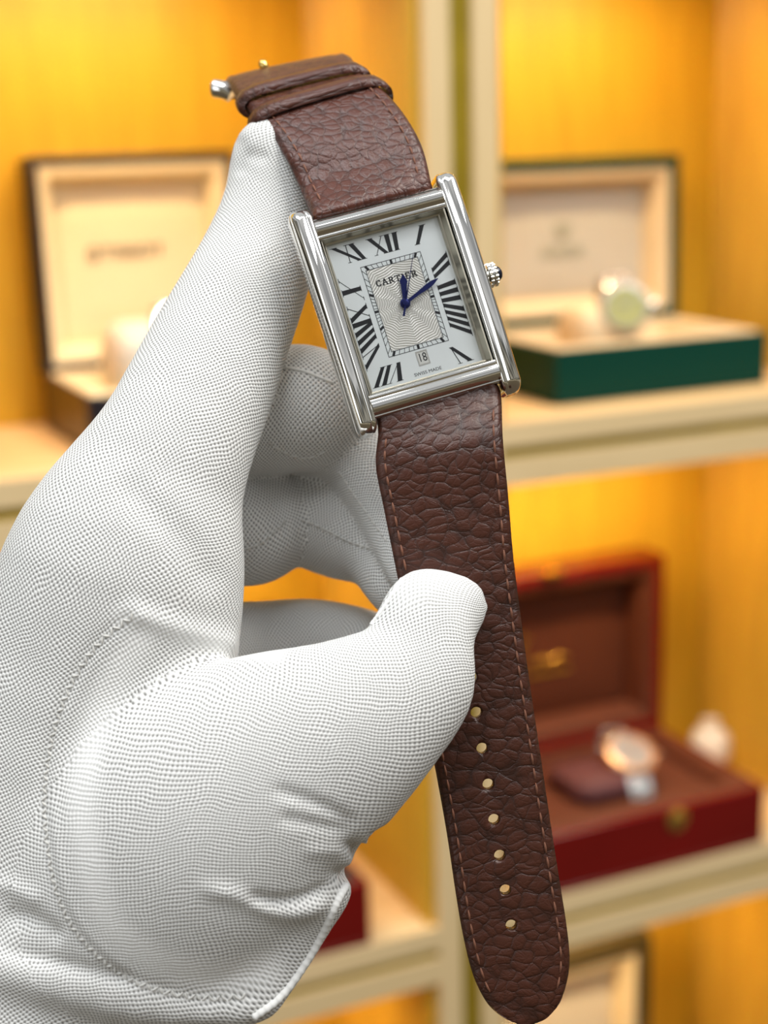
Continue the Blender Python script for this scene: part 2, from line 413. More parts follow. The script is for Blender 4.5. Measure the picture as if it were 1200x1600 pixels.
# green box on the right bay, upper shelf
gb, gl, on, RB = open_box('watch_box', 'open dark green presentation box with pale cream lining on the upper right shelf', 'box', 0.5184, 0.8585, Z_A, 0.1706, 0.118, 0.0365, 0.120, 0.028, M_GREEN, M_CREAM2, tilt=1, wall=0.0085, lid_pad=M_GREYPAD)
crown_mark(gl, on(0.078, 0.064), 0.009, M_GREYINK)
lettering(gl, on(0.078, 0.053), 'ROLEX', 0.010, M_GREYINK)
cushion(gb, 0.064, 0.050, 0.040, 0.050, 0.044, 0.040, M_CREAM2, 0)
display_watch('round steel watch with bright polished bezel on the cushion of the green box', Matrix.Translation((0.5184+0.070, 0.8585+0.026, Z_A+0.058+ZC))@Matrix.Rotation(math.radians(72), 4, 'X')@Matrix.Rotation(math.radians(-18), 4, 'Y'), 0.0185, 0.026, 0.023, M_STEEL, mat('satin_bezel', (0.5, 0.46, 0.38), 0.35, 1.0), mat('champagne_dial', (0.40, 0.40, 0.16), 0.5, 0.0, spec=0.2), M_STEEL)

# dark box with cream lining on the left bay, upper shelf
bb, bl, on, RB = open_box('watch_box', 'open black and brown box with cream lining and pillow on the upper left shelf', 'box', 0.2085, 0.862, Z_A, 0.134, 0.112, 0.0345, 0.134, 0.026, M_NAVY, M_CREAM, tilt=3, wall=0.006, side=M_BROWNSIDE, rotz=0.5)
mb = MB(); mb.tube([(0.0035*math.cos(a), 0.0035*math.sin(a), 0) for a in np.linspace(0, 2*PI, 20, endpoint=False)], 0.0007, 6, True); Mx = on(0.040, 0.073)
mb.v = [tuple(Mx@Vector(p)) for p in mb.v]; mb.build('emblem', M_DARKINK, bl, local=True)
lettering(bl, on(0.066, 0.073), 'TISSOT', 0.0105, M_DARKINK, 1.25)
cushion(bb, 0.046, 0.050, 0.046, 0.038, 0.050, 0.048, M_CREAMG, 8)
display_watch('round watch on a cream pillow in the black box, mostly hidden behind the finger', Matrix.Translation((0.2085+0.069, 0.862+0.034, Z_A+0.066+ZC))@Matrix.Rotation(math.radians(62), 4, 'X'), 0.018, 0.024, 0.021, M_STEEL, M_STEEL, M_NAVY, M_STEEL)

# red lacquer box, right bay, lower shelf
rb, rl_, on, RB = open_box('watch_box', 'open red lacquered box with rust brown interior on the lower right shelf', 'box', 0.486, 0.824, Z_B, 0.187, 0.142, 0.0445, 0.143, 0.032, M_RED, M_REDLIN, tilt=0, wall=0.009, rim=M_REDLIN, group=None)
crown_mark(rl_, on(0.066, 0.078), 0.012, M_GOLDINK)
mb = MB()
for s_ in (-1, 1):
    mb.tube([(0.094+s_*0.0, 0.066, 0.0), (0.094+s_*0.008, 0.069, 0.0), (0.094+s_*0.018, 0.066, 0.0)], [0.0018, 0.0015, 0.0006], 6)
mb.box((0.075, 0.056, -0.0001), (0.112, 0.0585, 0.0004))
Mx = on(0, 0); mb.v = [tuple(Mx@Vector(p)) for p in mb.v]; mb.build('gold_scroll', M_GOLDINK, rl_, local=True)
def latch(parent, x, z, up=1):
    mb = MB(); mb.lathe([(0.0085, 0.0), (0.0085, 0.0015), (0.006, 0.003), (0.003, 0.0034)], 20, Matrix.Translation((x, -0.0005, z))@Matrix.Rotation(PI/2, 4, 'X'))
    mb.box((x-0.003, -0.005, z-0.001), (x+0.003, -0.0015, z+0.007)); mb.lathe([(0.0024, 0), (0.0024, 0.004)], 12, Matrix.Translation((x, -0.003, z+0.004))@Matrix.Rotation(PI/2, 4, 'X'))
    return mb.build('latch', M_GOLD, parent, local=True)
latch(rb, 0.110, 0.036)
mb = MB().lathe([(0.008, 0.0), (0.008, 0.002), (0.005, 0.004)], 20, Matrix.Translation((0.085, 0.142-0.003-0.012, 0.0445+0.143)))
mb.box((0.080, 0.123, 0.1855), (0.090, 0.130, 0.1925)); mb.build('lid_catch', M_GOLD, rb, local=True)
MB().box((0.012, 0.012, 0.028), (0.175, 0.125, 0.037)).build('tray', M_REDLIN, rb, local=True, bevel=0.002)
cushion(rb, 0.084, 0.070, 0.043, 0.052, 0.062, 0.022, mat('plum_velvet', (0.10, 0.028, 0.03), 0.7), -6)
display_watch('round white dialled watch with rose gold bezel in the red lacquered box', Matrix.Translation((0.486+0.110, 0.824+0.058, Z_B+0.064+ZC))@Matrix.Rotation(math.radians(26), 4, 'X')@Matrix.Rotation(math.radians(-10), 4, 'Z'), 0.0205, 0.036, 0.013, mat('rose_gold', (0.85, 0.55, 0.38), 0.2, 1.0), mat('rose_gold_bezel', (0.9, 0.62, 0.42), 0.25, 0.8), mat('silver_grey_dial', (0.35, 0.35, 0.37), 0.35, 0.4), M_STEEL)
# red box, left bay lower shelf
r2, r2l, on, RB = open_box('watch_box', 'open dark red box with black lining behind the gloved hand on the lower left shelf', 'box', 0.172, 0.824, Z_B, 0.187, 0.142, 0.0445, 0.143, 0.032, M_RED, M_BLACKLIN, tilt=0, wall=0.009, rim=M_RED)
latch(r2, 0.094, 0.036)
# olive box bottom right
ob, obl, on, RB = open_box('watch_box', 'open dark olive box with pale beige interior at the very bottom right', 'box', 0.492, 0.835, Z_B-PITCH, 0.170, 0.122, 0.045, 0.156, 0.028, M_OLIVE, M_CREAM, tilt=0, wall=0.014, lid_pad=M_CREAMG)
# small white ball-shaped thing behind the red box
mb = MB(); prof = [(0.0005, 0)]+[(0.0165*math.sin(a)*(1+0.08*math.sin(3*a)), 0.0165-0.0165*math.cos(a)) for a in np.linspace(0.25, 2.7, 14)]+[(0.004, 0.034), (0.007, 0.038)]
mb.lathe(prof, 24)
for i, p in enumerate(mb.v):
    a = math.atan2(p[1], p[0]); k = 1+0.06*math.sin(7*a)*min(1, p[2]/0.02); mb.v[i] = (p[0]*k, p[1]*k, p[2])
o = mb.build('jewellery_pouch', mat('white_satin', (0.85, 0.78, 0.68), 0.5), angle=80)
o.location = (0.7225, 0.955, Z_B+ZC+0.0001); o.scale = (1.05, 1.05, 1.05)
o['label'] = 'small white gathered pouch standing behind the red box by the ribbed wall'; o['category'] = 'pouch'
#PART2
# ================================================================== the wristwatch
# sculpt space: millimetres, x right, y up, z towards the camera
WC = cs(636.5, 470, 289.0)
ray = unit(WC); back = -ray
xr = unit(np.cross((0, 1, 0), back)); yu = np.cross(back, xr)
ROLL, TX, TY = math.radians(15.3), math.radians(14.5), math.radians(10)
x1 = xr*math.cos(ROLL)+yu*math.sin(ROLL); y1 = -xr*math.sin(ROLL)+yu*math.cos(ROLL); z1 = back
x2 = x1*math.cos(TX)-z1*math.sin(TX); z2 = z1*math.cos(TX)+x1*math.sin(TX)     # normal swings to the right
y3 = y1*math.cos(TY)-z2*math.sin(TY); z3 = z2*math.cos(TY)+y1*math.sin(TY)     # and up
WM = np.stack([x2, y3, z3], 1)
def WP(x, y, z): return WC+WM@np.array([x, y, z], float)
cw = np.array([c2w(WC)[0]])[0]
ax = [c2w(WC+WM[:, i]*1000)[0]-cw for i in range(3)]
WMAT = Matrix([[ax[0][i], ax[1][i], ax[2][i], cw[i]] for i in range(3)]+[[0, 0, 0, 1]])
W = root('wristwatch', 'rectangular steel wristwatch on a brown leather strap held by the gloved hand', 'watch', M=WMAT)
bpy.context.view_layer.update()
MM = 0.001
def wb_(mb, name, m, parent=None, angle=40, bevel=0.0): return mb.build(name, m, parent or W, local=True, scale=MM, angle=angle, bevel=bevel)

OX, OY = 12.15, 15.15                                     # glass opening
# --- case middle
mb = MB(); prof = [(-12.6, -18.3), (12.6, -18.3), (12.6, 18.3), (-12.6, 18.3)]
v = []
for k, z in ((0.90, -7.2), (0.97, -6.6), (1.0, -5.6), (1.0, -3.35)): v += [(x*k, y*k, z) for x, y in prof]
f = [(3, 2, 1, 0), (12, 13, 14, 15)]+[(4*i+j, 4*i+(j+1) % 4, 4*i+4+(j+1) % 4, 4*i+4+j) for i in range(3) for j in range(4)]
mb.add(v, f); wb_(mb, 'case_back', M_BRUSH)
# --- rehaut: sloping inner frame between glass and dial
mb = MB(); v = []
for hx, hy, z in ((OX+0.25, OY+0.25, 0.15), (OX, OY, 0.0), (OX-0.1, OY-0.1, -0.5), (OX-0.55, OY-0.35, -1.6), (11.35, 14.55, -1.7), (11.25, 14.5, -2.8)):
    v += [(-hx, -hy, z), (hx, -hy, z), (hx, hy, z), (-hx, hy, z)]
f = [(4*i+j, 4*i+(j+1) % 4, 4*i+4+(j+1) % 4, 4*i+4+j) for i in range(5) for j in range(4)]
mb.add(v, f); wb_(mb, 'inner_bezel', mat('warm_satin_steel', (0.50, 0.46, 0.37), 0.32, 1.0), angle=20)
# --- cross bars at 12 and 6
def closed_profile(P, n): return catmull(np.array(P), n)
def bar(name, prof, axis_pts, scales, m=M_STEEL, parent=None):
    """sweep a closed profile; axis_pts: function i -> callable mapping profile point to 3-D"""
    v = []; f = []; n = len(prof); k = len(axis_pts)
    for fn in axis_pts: v += [fn(p) for p in prof]
    for i in range(k-1):
        for j in range(n): f.append((i*n+j, i*n+(j+1) % n, (i+1)*n+(j+1) % n, (i+1)*n+j))
    f += [tuple(range(n-1, -1, -1)), tuple((k-1)*n+j for j in range(n))]
    return wb_(MB().add(v, f), name, m, parent, angle=50)
cross = [(0, -3.0), (0, -0.2), (0.05, 0.35), (0.35, 0.62), (0.75, 0.62), (0.95, 0.42), (1.15, 0.55), (1.7, 0.95), (2.5, 1.05), (3.2, 0.75), (3.75, 0.1), (3.95, -0.3), (4.1, -0.25), (4.45, -0.75), (4.6, -1.6), (4.5, -3.2)]
cp = np.vstack([closed_profile(cross[:3], 6), closed_profile(cross[3:5], 4), closed_profile(cross[5:12], 26), closed_profile(cross[12:], 10)])
for s_ in (1, -1):
    bar('cross_bar', cp, [(lambda p, X=X: (X, s_*(OY+0.05+p[0]), p[1])) for X in (-12.75, -12.3, 12.3, 12.75)], None)
# --- side bars (brancards)
side = [(0, -5.8), (0, -1.5), (0.0, 0.5), (0.12, 0.95), (0.45, 1.2), (0.85, 1.25), (1.05, 1.08), (1.22, 1.2), (1.7, 1.5), (2.5, 1.62), (3.2, 1.35), (3.75, 0.65), (3.95, -0.2), (3.92, -0.55), (4.12, -0.9), (4.2, -2.2), (4.0, -3.8), (3.3, -5.2), (2.2, -5.9), (1.0, -6.1)]
sp = np.vstack([closed_profile(side[:6], 20), closed_profile(side[6:13], 28), closed_profile(side[13:], 22)])
HL = 22.4
for s_ in (1, -1):
    st = []
    for t in np.concatenate([-np.cos(np.linspace(0, PI/2, 12))*1.0, np.array([-0.0])]): pass
    ys = []
    ns = 12
    for i in range(ns): a = i/(ns-1)*PI/2; ys.append((-HL+2.6*(1-math.cos(a)) if False else -HL+2.6*(1-math.cos(a)), math.sin(a)))
    lower = [(-HL+2.6*(1-math.cos(a)), math.sin(a)) for a in np.linspace(0.12, PI/2, ns)]
    secs = lower+[(-10, 1), (0, 1), (10, 1)]+[(-y, k) for y, k in reversed(lower)]
    fns = []
    for y, k in secs:
        drop = 0.9*max(0, (abs(y)-15)/7.4)**2
        def fn(p, y=y, k=k, drop=drop):
            x = 2.0+(p[0]-2.0)*(0.25+0.75*k**0.8); z = -2.4+(p[1]+2.4)*(0.12+0.88*k)-drop
            return (s_*(12.65+x), y, z)
        fns.append(fn)
    bar('side_bar', sp, fns, None)
# --- dial
m_dial, nt, b = new_mat('silver_dial')
L = nt.links.new
tc = nt.nodes.new('ShaderNodeTexCoord'); sx = nt.nodes.new('ShaderNodeSeparateXYZ'); L(tc.outputs['Object'], sx.inputs[0])
def mth(nt, op, a, b_=None, c=None):
    n = nt.nodes.new('ShaderNodeMath'); n.operation = op
    for i, q in enumerate((a, b_, c)):
        if q is None: continue
        if isinstance(q, (int, float)): n.inputs[i].default_value = q
        else: nt.links.new(q, n.inputs[i])
    return n.outputs[0]
x_, y_ = sx.outputs['X'], sx.outputs['Y']
r = mth(nt, 'SQRT', mth(nt, 'ADD', mth(nt, 'MULTIPLY', x_, x_), mth(nt, 'MULTIPLY', y_, y_)))
ang = mth(nt, 'ARCTAN2', y_, x_)
wav = mth(nt, 'MULTIPLY', mth(nt, 'ABSOLUTE', mth(nt, 'SINE', mth(nt, 'MULTIPLY', ang, 6.0))), 0.00042)
sn = mth(nt, 'SINE', mth(nt, 'MULTIPLY', mth(nt, 'ADD', r, wav), 2*PI/0.00048))
line = mth(nt, 'SMOOTH_MIN', mth(nt, 'MULTIPLY_ADD', sn, 0.5, 0.5), 0.62, 0.2)
inx = mth(nt, 'LESS_THAN', mth(nt, 'ABSOLUTE', x_), 0.00515); iny = mth(nt, 'LESS_THAN', mth(nt, 'ABSOLUTE', y_), 0.0080)
inside = mth(nt, 'MULTIPLY', inx, iny)
mx = nt.nodes.new('ShaderNodeMix'); mx.data_type = 'RGBA'; mx.inputs[6].default_value = (0.55, 0.53, 0.48, 1); mx.inputs[7].default_value = (0.90, 0.88, 0.83, 1); L(mth(nt, 'MULTIPLY', line, 1.8), mx.inputs[0])
mx2 = nt.nodes.new('ShaderNodeMix'); mx2.data_type = 'RGBA'; mx2.inputs[6].default_value = (0.90, 0.94, 0.94, 1); L(mx.outputs[2], mx2.inputs[7]); L(inside, mx2.inputs[0])
L(mx2.outputs[2], b.inputs['Base Color']); b.inputs['Roughness'].default_value = 0.38; b.inputs['Metallic'].default_value = 0.25
bp = nt.nodes.new('ShaderNodeBump'); bp.inputs['Distance'].default_value = 0.00006; bp.inputs['Strength'].default_value = 0.6; L(mth(nt, 'MULTIPLY', sn, inside), bp.inputs['Height']); L(bp.outputs[0], b.inputs['Normal'])
ZD = -2.7
dial = wb_(MB().box((-11.5, -14.7, ZD-0.3), (11.5, 14.7, ZD)), 'dial', m_dial)
# numerals: strokes run radially between an inner and an outer rectangle
IN_, OUT_ = (7.15, 10.35), (10.95, 13.85)
def rect_hit(a, hx, hy):
    sx_, cy_ = math.sin(a), math.cos(a)
    k = min(hx/abs(sx_) if abs(sx_) > 1e-6 else 1e9, hy/abs(cy_) if abs(cy_) > 1e-6 else 1e9)
    return np.array([sx_*k, cy_*k])
GL = {'I': (1.0, [(0.5, 0, 0.5, 1, 0)]),
      'V': (2.0, [(0.25, 1, 0.95, 0, 0), (1.75, 1, 1.0, 0, 1)]),
      'X': (2.0, [(0.15, 1, 1.85, 0, 0), (1.85, 1, 0.15, 0, 1)])}
ADV = {'I': 1.0, 'V': 1.75, 'X': 1.85}
def numeral(txt, hour):
    a0 = hour*PI/6
    top = rect_hit(a0, *OUT_); bot = rect_hit(a0, *IN_)
    sidey = abs(math.sin(a0))*OUT_[1] > abs(math.cos(a0))*OUT_[0]
    # direction along the rectangle's edge, reading clockwise
    tang = np.array([0, -1.0]) if (sidey and math.sin(a0) > 0) else np.array([0, 1.0]) if sidey else np.array([1.0, 0]) if math.cos(a0) > 0 else np.array([-1.0, 0])
    U = 1.5
    wtot = sum(ADV[c] for c in txt)*U
    mb = MB(); z0, z1 = ZD, ZD+0.05
    rad = top-bot
    def P(u, w):       # u along the edge in mm, w 0 bottom .. 1 top
        k = 0.86+0.20*w
        return bot+rad*w+tang*u*k
    def quad(a, b, c, d): mb.prism([tuple(a), tuple(b), tuple(c), tuple(d)], z0, z1)
    def stroke(ua, wa, ub, wb2, th):
        quad(P(ua-th/2, wa), P(ua+th/2, wa), P(ub+th/2, wb2), P(ub-th/2, wb2))
    def serif(u, w, half):
        e = 0.028 if w < 0.5 else -0.028
        quad(P(u-half, w), P(u+half, w), P(u+half, w+e), P(u-half, w+e))
    u = -wtot/2
    for c in txt:
        for (ax_, wa, bx, wb2, thin) in GL[c][1]:
            sc = U*(ADV[c]/GL[c][0])
            th = 0.16 if thin else 0.88
            stroke(u+ax_*sc, wa, u+bx*sc, wb2, th)
            for (q, w) in ((ax_, wa), (bx, wb2)):
                if c == 'V' and w == 0: continue
                serif(u+q*sc, w, 0.66 if not thin else 0.42)
        u += ADV[c]*U
    return wb_(mb, 'hour_numeral', M_INK, dial, angle=30)
for txt, h in (('XII', 0), ('I', 1), ('II', 2), ('III', 3), ('IIII', 4), ('V', 5), ('VII', 7), ('VIII', 8), ('IX', 9), ('X', 10), ('XI', 11)):
    numeral(txt, h)
# minute track
mb = MB(); z0, z1 = ZD, ZD+0.045
TO, TI = (6.05, 8.95), (5.25, 8.1)
for hx, hy in (TO, TI):
    t = 0.055
    for s_ in (1, -1):
        mb.box((-hx-t, s_*hy-t, z0), (hx+t, s_*hy+t, z1)); mb.box((s_*hx-t, -hy, z0), (s_*hx+t, hy, z1))
for k in range(60):
    a = k*PI/30; p = rect_hit(a, *TO); q = rect_hit(a, *TI); d = unit(p-q); n_ = np.array([-d[1], d[0]])*(0.24 if k % 5 == 0 else 0.05)
    mb.prism([tuple(q-n_), tuple(q+n_), tuple(p+n_), tuple(p-n_)], z0, z1+0.001*(k % 5 == 0))
wb_(mb, 'minute_track', M_INK, dial)
# lettering in small serif strokes
LET = {'C': [((0.85, 0.8), (0.6, 1), (0.25, 0.92), (0.05, 0.5), (0.25, 0.08), (0.6, 0), (0.88, 0.2))],
       'A': [((0.05, 0), (0.45, 1), (0.9, 0)), ((0.22, 0.36), (0.72, 0.36)), ((-0.05, 0), (0.2, 0)), ((0.75, 0), (1.05, 0))],
       'R': [((0.18, 0), (0.18, 1), (0.6, 1), (0.8, 0.75), (0.6, 0.5), (0.18, 0.5)), ((0.5, 0.5), (0.95, 0)), ((0.02, 0), (0.34, 0)), ((0.02, 1), (0.3, 1))],
       'T': [((0.05, 0.82), (0.05, 1), (0.95, 1), (0.95, 0.82)), ((0.5, 1), (0.5, 0)), ((0.33, 0), (0.67, 0))],
       'I': [((0.5, 0), (0.5, 1)), ((0.33, 0), (0.67, 0)), ((0.33, 1), (0.67, 1))],
       'E': [((0.85, 0.2), (0.85, 0), (0.18, 0), (0.18, 1), (0.8, 1), (0.8, 0.82)), ((0.18, 0.52), (0.62, 0.52))],
       'S': [((0.8, 0.85), (0.5, 1), (0.18, 0.85), (0.25, 0.6), (0.72, 0.42), (0.8, 0.15), (0.5, 0), (0.15, 0.15))],
       'W': [((0, 1), (0.28, 0), (0.5, 0.8), (0.72, 0), (1, 1))], 'M': [((0.05, 0), (0.12, 1), (0.5, 0.2), (0.88, 1), (0.95, 0))],
       'D': [((0.1, 0), (0.1, 1), (0.5, 1), (0.85, 0.7), (0.85, 0.3), (0.5, 0), (0.1, 0))],
       '1': [((0.25, 0.82), (0.5, 1), (0.5, 0)),], '8': [((0.5, 0.53), (0.2, 0.76), (0.5, 1), (0.8, 0.76), (0.5, 0.53), (0.12, 0.26), (0.5, 0), (0.88, 0.26), (0.5, 0.53))], ' ': []}
def strokes(body, cx, cy, h, w, adv, th, z, name, m, parent, wmul={}):
    widths = [adv*(0.62 if c in 'I1' else 1) for c in body]; x = cx-sum(widths)/2; mb = MB()
    for c, wd in zip(body, widths):
        for li, pl in enumerate(LET[c]):
            for a, b2 in zip(pl[:-1], pl[1:]):
                p = np.array([x+(a[0]-0.5)*w+wd/2, cy+(a[1]-0.5)*h]); q = np.array([x+(b2[0]-0.5)*w+wd/2, cy+(b2[1]-0.5)*h])
                if np.linalg.norm(q-p) < 1e-6: continue
                d = unit(q-p); vert = abs(d[1]) > 0.55
                n_ = np.array([-d[1], d[0]])*th*(0.62 if vert else 0.36); e = d*th*0.25
                mb.prism([tuple(p-n_-e), tuple(q-n_+e), tuple(q+n_+e), tuple(p+n_-e)], z, z+0.04)
        x += wd
    return wb_(mb, name, m, parent)
strokes('CARTIER', 0.0, 5.15, 1.12, 1.0, 1.28, 0.20, ZD, 'lettering', M_INK, dial)
def flat_text(body, cx, cy, size, sx_, z, name, parent):
    v, f = text_mesh(body, size, 0.02); v = v*np.array([sx_, 1, 1])+np.array([cx, cy, z+0.02])
    return mesh(name, v*MM, f, M_INK, parent, local=True, smooth=False)
flat_text('SWISS MADE', 0.35, -13.6, 0.88, 1.12, ZD, 'lettering', dial)
# date window: recessed frame, disc and figures
m_white = mat('white_date_disc', (0.80, 0.80, 0.76), 0.4)
DX, DY = 0.2, -10.75
mb = MB(); 
for a, b2 in (((-1.15, -1.4), (1.15, -1.15)), ((-1.15, 1.15), (1.15, 1.4)), ((-1.15, -1.15), (-0.95, 1.15)), ((0.95, -1.15), (1.15, 1.15))):
    mb.box((DX+a[0], DY+a[1], ZD), (DX+b2[0], DY+b2[1], ZD+0.12))
dw = wb_(mb, 'date_window', M_BRUSH, dial)
wb_(MB().box((DX-0.95, DY-1.15, ZD), (DX+0.95, DY+1.15, ZD+0.02)), 'date_disc', m_white, dw)
flat_text('18', DX-0.05, DY, 2.35, 0.78, ZD+0.02, 'date_figures', dw)
# hands
def hand_poly(name, a, pts, z, th=0.12):
    c, s_ = math.cos(a), math.sin(a)
    R2 = lambda p: (p[0]*c+p[1]*s_, -p[0]*s_+p[1]*c)
    L_ = [(-w, y) for y, w in pts]+[(w, y) for y, w in reversed(pts)]
    return MB().prism([R2(p) for p in L_], z, z+th)
ha = math.radians(13.5)
wb_(hand_poly('h', ha, [(-0.5, 0.3), (0.5, 0.42), (1.2, 0.42), (3.6, 0.58), (4.3, 0.78), (4.9, 0.45), (5.6, 0.03)], ZD+0.55), 'hour_hand', M_BLUE)
mb = hand_poly('m', math.radians(69), [(-0.6, 0.25), (0.6, 0.30), (3.0, 0.34), (5.6, 0.5), (6.8, 0.42), (8.1, 0.04)], ZD+0.85)
wb_(mb, 'minute_hand', M_BLUE)
mb = hand_poly('s', math.radians(26.5), [(-2.6, 0.22), (-1.2, 0.18), (0, 0.12), (9.6, 0.05)], ZD+1.1, 0.08)
mb.lathe([(0.62, ZD+1.05), (0.62, ZD+1.25), (0.3, ZD+1.3)], 20)
wb_(mb, 'second_hand', M_BLUE)
mb = MB().lathe([(1.0, ZD+0.5), (1.0, ZD+0.7), (0.75, ZD+0.75), (0.75, ZD+1.0)], 24); wb_(mb, 'hand_hub', M_BLUE)
# crystal (thin flat sapphire)
m_glass = bpy.data.materials.new('thin_crystal'); m_glass.use_nodes = True
nt = m_glass.node_tree; nt.nodes.clear()
o_ = nt.nodes.new('ShaderNodeOutputMaterial'); mxs = nt.nodes.new('ShaderNodeMixShader'); tr = nt.nodes.new('ShaderNodeBsdfTransparent'); gl = nt.nodes.new('ShaderNodeBsdfGlossy')
lw = nt.nodes.new('ShaderNodeFresnel'); lw.inputs['IOR'].default_value = 1.22; gl.inputs['Roughness'].default_value = 0.02; tr.inputs[0].default_value = (0.985, 0.99, 0.99, 1)
nt.links.new(lw.outputs[0], mxs.inputs[0]); nt.links.new(tr.outputs[0], mxs.inputs[1]); nt.links.new(gl.outputs[0], mxs.inputs[2]); nt.links.new(mxs.outputs[0], o_.inputs[0])
wb_(MB().add([(-OX-0.1, -OY-0.1, 0.05), (OX+0.1, -OY-0.1, 0.05), (OX+0.1, OY+0.1, 0.05), (-OX-0.1, OY+0.1, 0.05)], [(0, 1, 2, 3)]), 'crystal', m_glass)
# crown with beads and cabochon
CM = Matrix.Translation((16.6, 0.9, -2.6))@Matrix.Rotation(PI/2, 4, 'Y')
mb = MB().lathe([(1.3, -0.5), (1.3, 0.5), (2.0, 0.7), (2.15, 1.0), (2.15, 2.0), (1.9, 2.35), (1.45, 2.5)], 32, CM)
crn = wb_(mb, 'crown', M_STEEL)
mb = MB()
for k in range(16):
    a = k*PI/8
    for zz, rr in ((1.0, 2.1), (2.0, 2.05)):
        mb.lathe([(0.02, -0.36), (0.26, -0.26), (0.36, 0), (0.26, 0.26), (0.02, 0.36)], 8, CM@Matrix.Translation((rr*math.cos(a), rr*math.sin(a), zz)))
wb_(mb, 'beading', M_STEEL, crn)
wb_(MB().lathe([(1.5, 2.4), (1.42, 2.9), (1.1, 3.35), (0.6, 3.6), (0.02, 3.7)], 24, CM), 'cabochon', mat('dark_blue_spinel', (0.006, 0.008, 0.02), 0.08), crn)

# ------------------------------------------------------------------ leather
def leather(name, c_lo, c_hi, cell, rough, strength, stretch=1.35):
    m, nt, b = new_mat(name); L = nt.links.new
    uv = nt.nodes.new('ShaderNodeUVMap'); uv.uv_map = 'UVMap'
    mp = nt.nodes.new('ShaderNodeMapping'); mp.inputs['Scale'].default_value = (1/cell, stretch/cell, 1)
    nz = nt.nodes.new('ShaderNodeTexNoise'); nz.inputs['Scale'].default_value = 0.7; nz.inputs['Detail'].default_value = 0.5
    L(uv.outputs[0], mp.inputs[0]); L(mp.outputs[0], nz.inputs['Vector'])
    vm = nt.nodes.new('ShaderNodeVectorMath'); vm.operation = 'MULTIPLY_ADD'; vm.inputs[1].default_value = (1.0, 1.0, 0)
    L(nz.outputs['Color'], vm.inputs[0]); L(mp.outputs[0], vm.inputs[2])
    vo = nt.nodes.new('ShaderNodeTexVoronoi'); vo.feature = 'DISTANCE_TO_EDGE'; vo.inputs['Scale'].default_value = 1.0; L(vm.outputs[0], vo.inputs['Vector'])
    v2 = nt.nodes.new('ShaderNodeTexVoronoi'); v2.feature = 'DISTANCE_TO_EDGE'; v2.inputs['Scale'].default_value = 2.1; L(vm.outputs[0], v2.inputs['Vector'])
    n2 = nt.nodes.new('ShaderNodeTexNoise'); n2.inputs['Scale'].default_value = 7; n2.inputs['Detail'].default_value = 4; L(mp.outputs[0], n2.inputs['Vector'])
    f1 = nt.nodes.new('ShaderNodeTexVoronoi'); f1.feature = 'SMOOTH_F1'; f1.inputs['Scale'].default_value = 1.0; f1.inputs['Smoothness'].default_value = 0.5; L(vm.outputs[0], f1.inputs['Vector'])
    dome = mth(nt, 'SUBTRACT', 1.0, mth(nt, 'MULTIPLY', mth(nt, 'MULTIPLY', f1.outputs['Distance'], f1.outputs['Distance']), 0.9))
    e0 = mth(nt, 'SUBTRACT', 1.0, mth(nt, 'EXPONENT', mth(nt, 'MULTIPLY', vo.outputs['Distance'], -9.0)))
    e1 = mth(nt, 'MULTIPLY_ADD', dome, 0.75, mth(nt, 'MULTIPLY', e0, 0.38))
    e2 = mth(nt, 'SUBTRACT', 1.0, mth(nt, 'EXPONENT', mth(nt, 'MULTIPLY', v2.outputs['Distance'], -9.0)))
    h = mth(nt, 'ADD', mth(nt, 'MULTIPLY', e1, 0.75), mth(nt, 'ADD', mth(nt, 'MULTIPLY', e2, 0.10), mth(nt, 'MULTIPLY', n2.outputs[0], 0.10)))
    rp = nt.nodes.new('ShaderNodeValToRGB'); rp.color_ramp.elements[0].position = 0.35; rp.color_ramp.elements[1].position = 0.8
    rp.color_ramp.elements[0].color = (*c_lo, 1); rp.color_ramp.elements[1].color = (*c_hi, 1)
    L(h, rp.inputs[0]); L(rp.outputs[0], b.inputs['Base Color'])
    bp = nt.nodes.new('ShaderNodeBump'); bp.inputs['Strength'].default_value = strength; bp.inputs['Distance'].default_value = 0.00042
    L(h, bp.inputs['Height']); L(bp.outputs[0], b.inputs['Normal'])
    b.inputs['Roughness'].default_value = rough; b.inputs['Specular IOR Level'].default_value = 0.45
    return m
M_LEA = leather('brown_pebbled_leather', (0.030, 0.0088, 0.0045), (0.062, 0.0175, 0.009), 2.75, 0.38, 0.8)
M_LEA2 = leather('brown_fine_pebbled_leather', (0.045, 0.013, 0.008), (0.085, 0.025, 0.015), 1.9, 0.33, 0.75, 1.0)  # same leather with finer grain; the paler brown paints in the upper strap's sheen
M_EDGE = mat('dark_leather_edge', (0.045, 0.014, 0.008), 0.5)

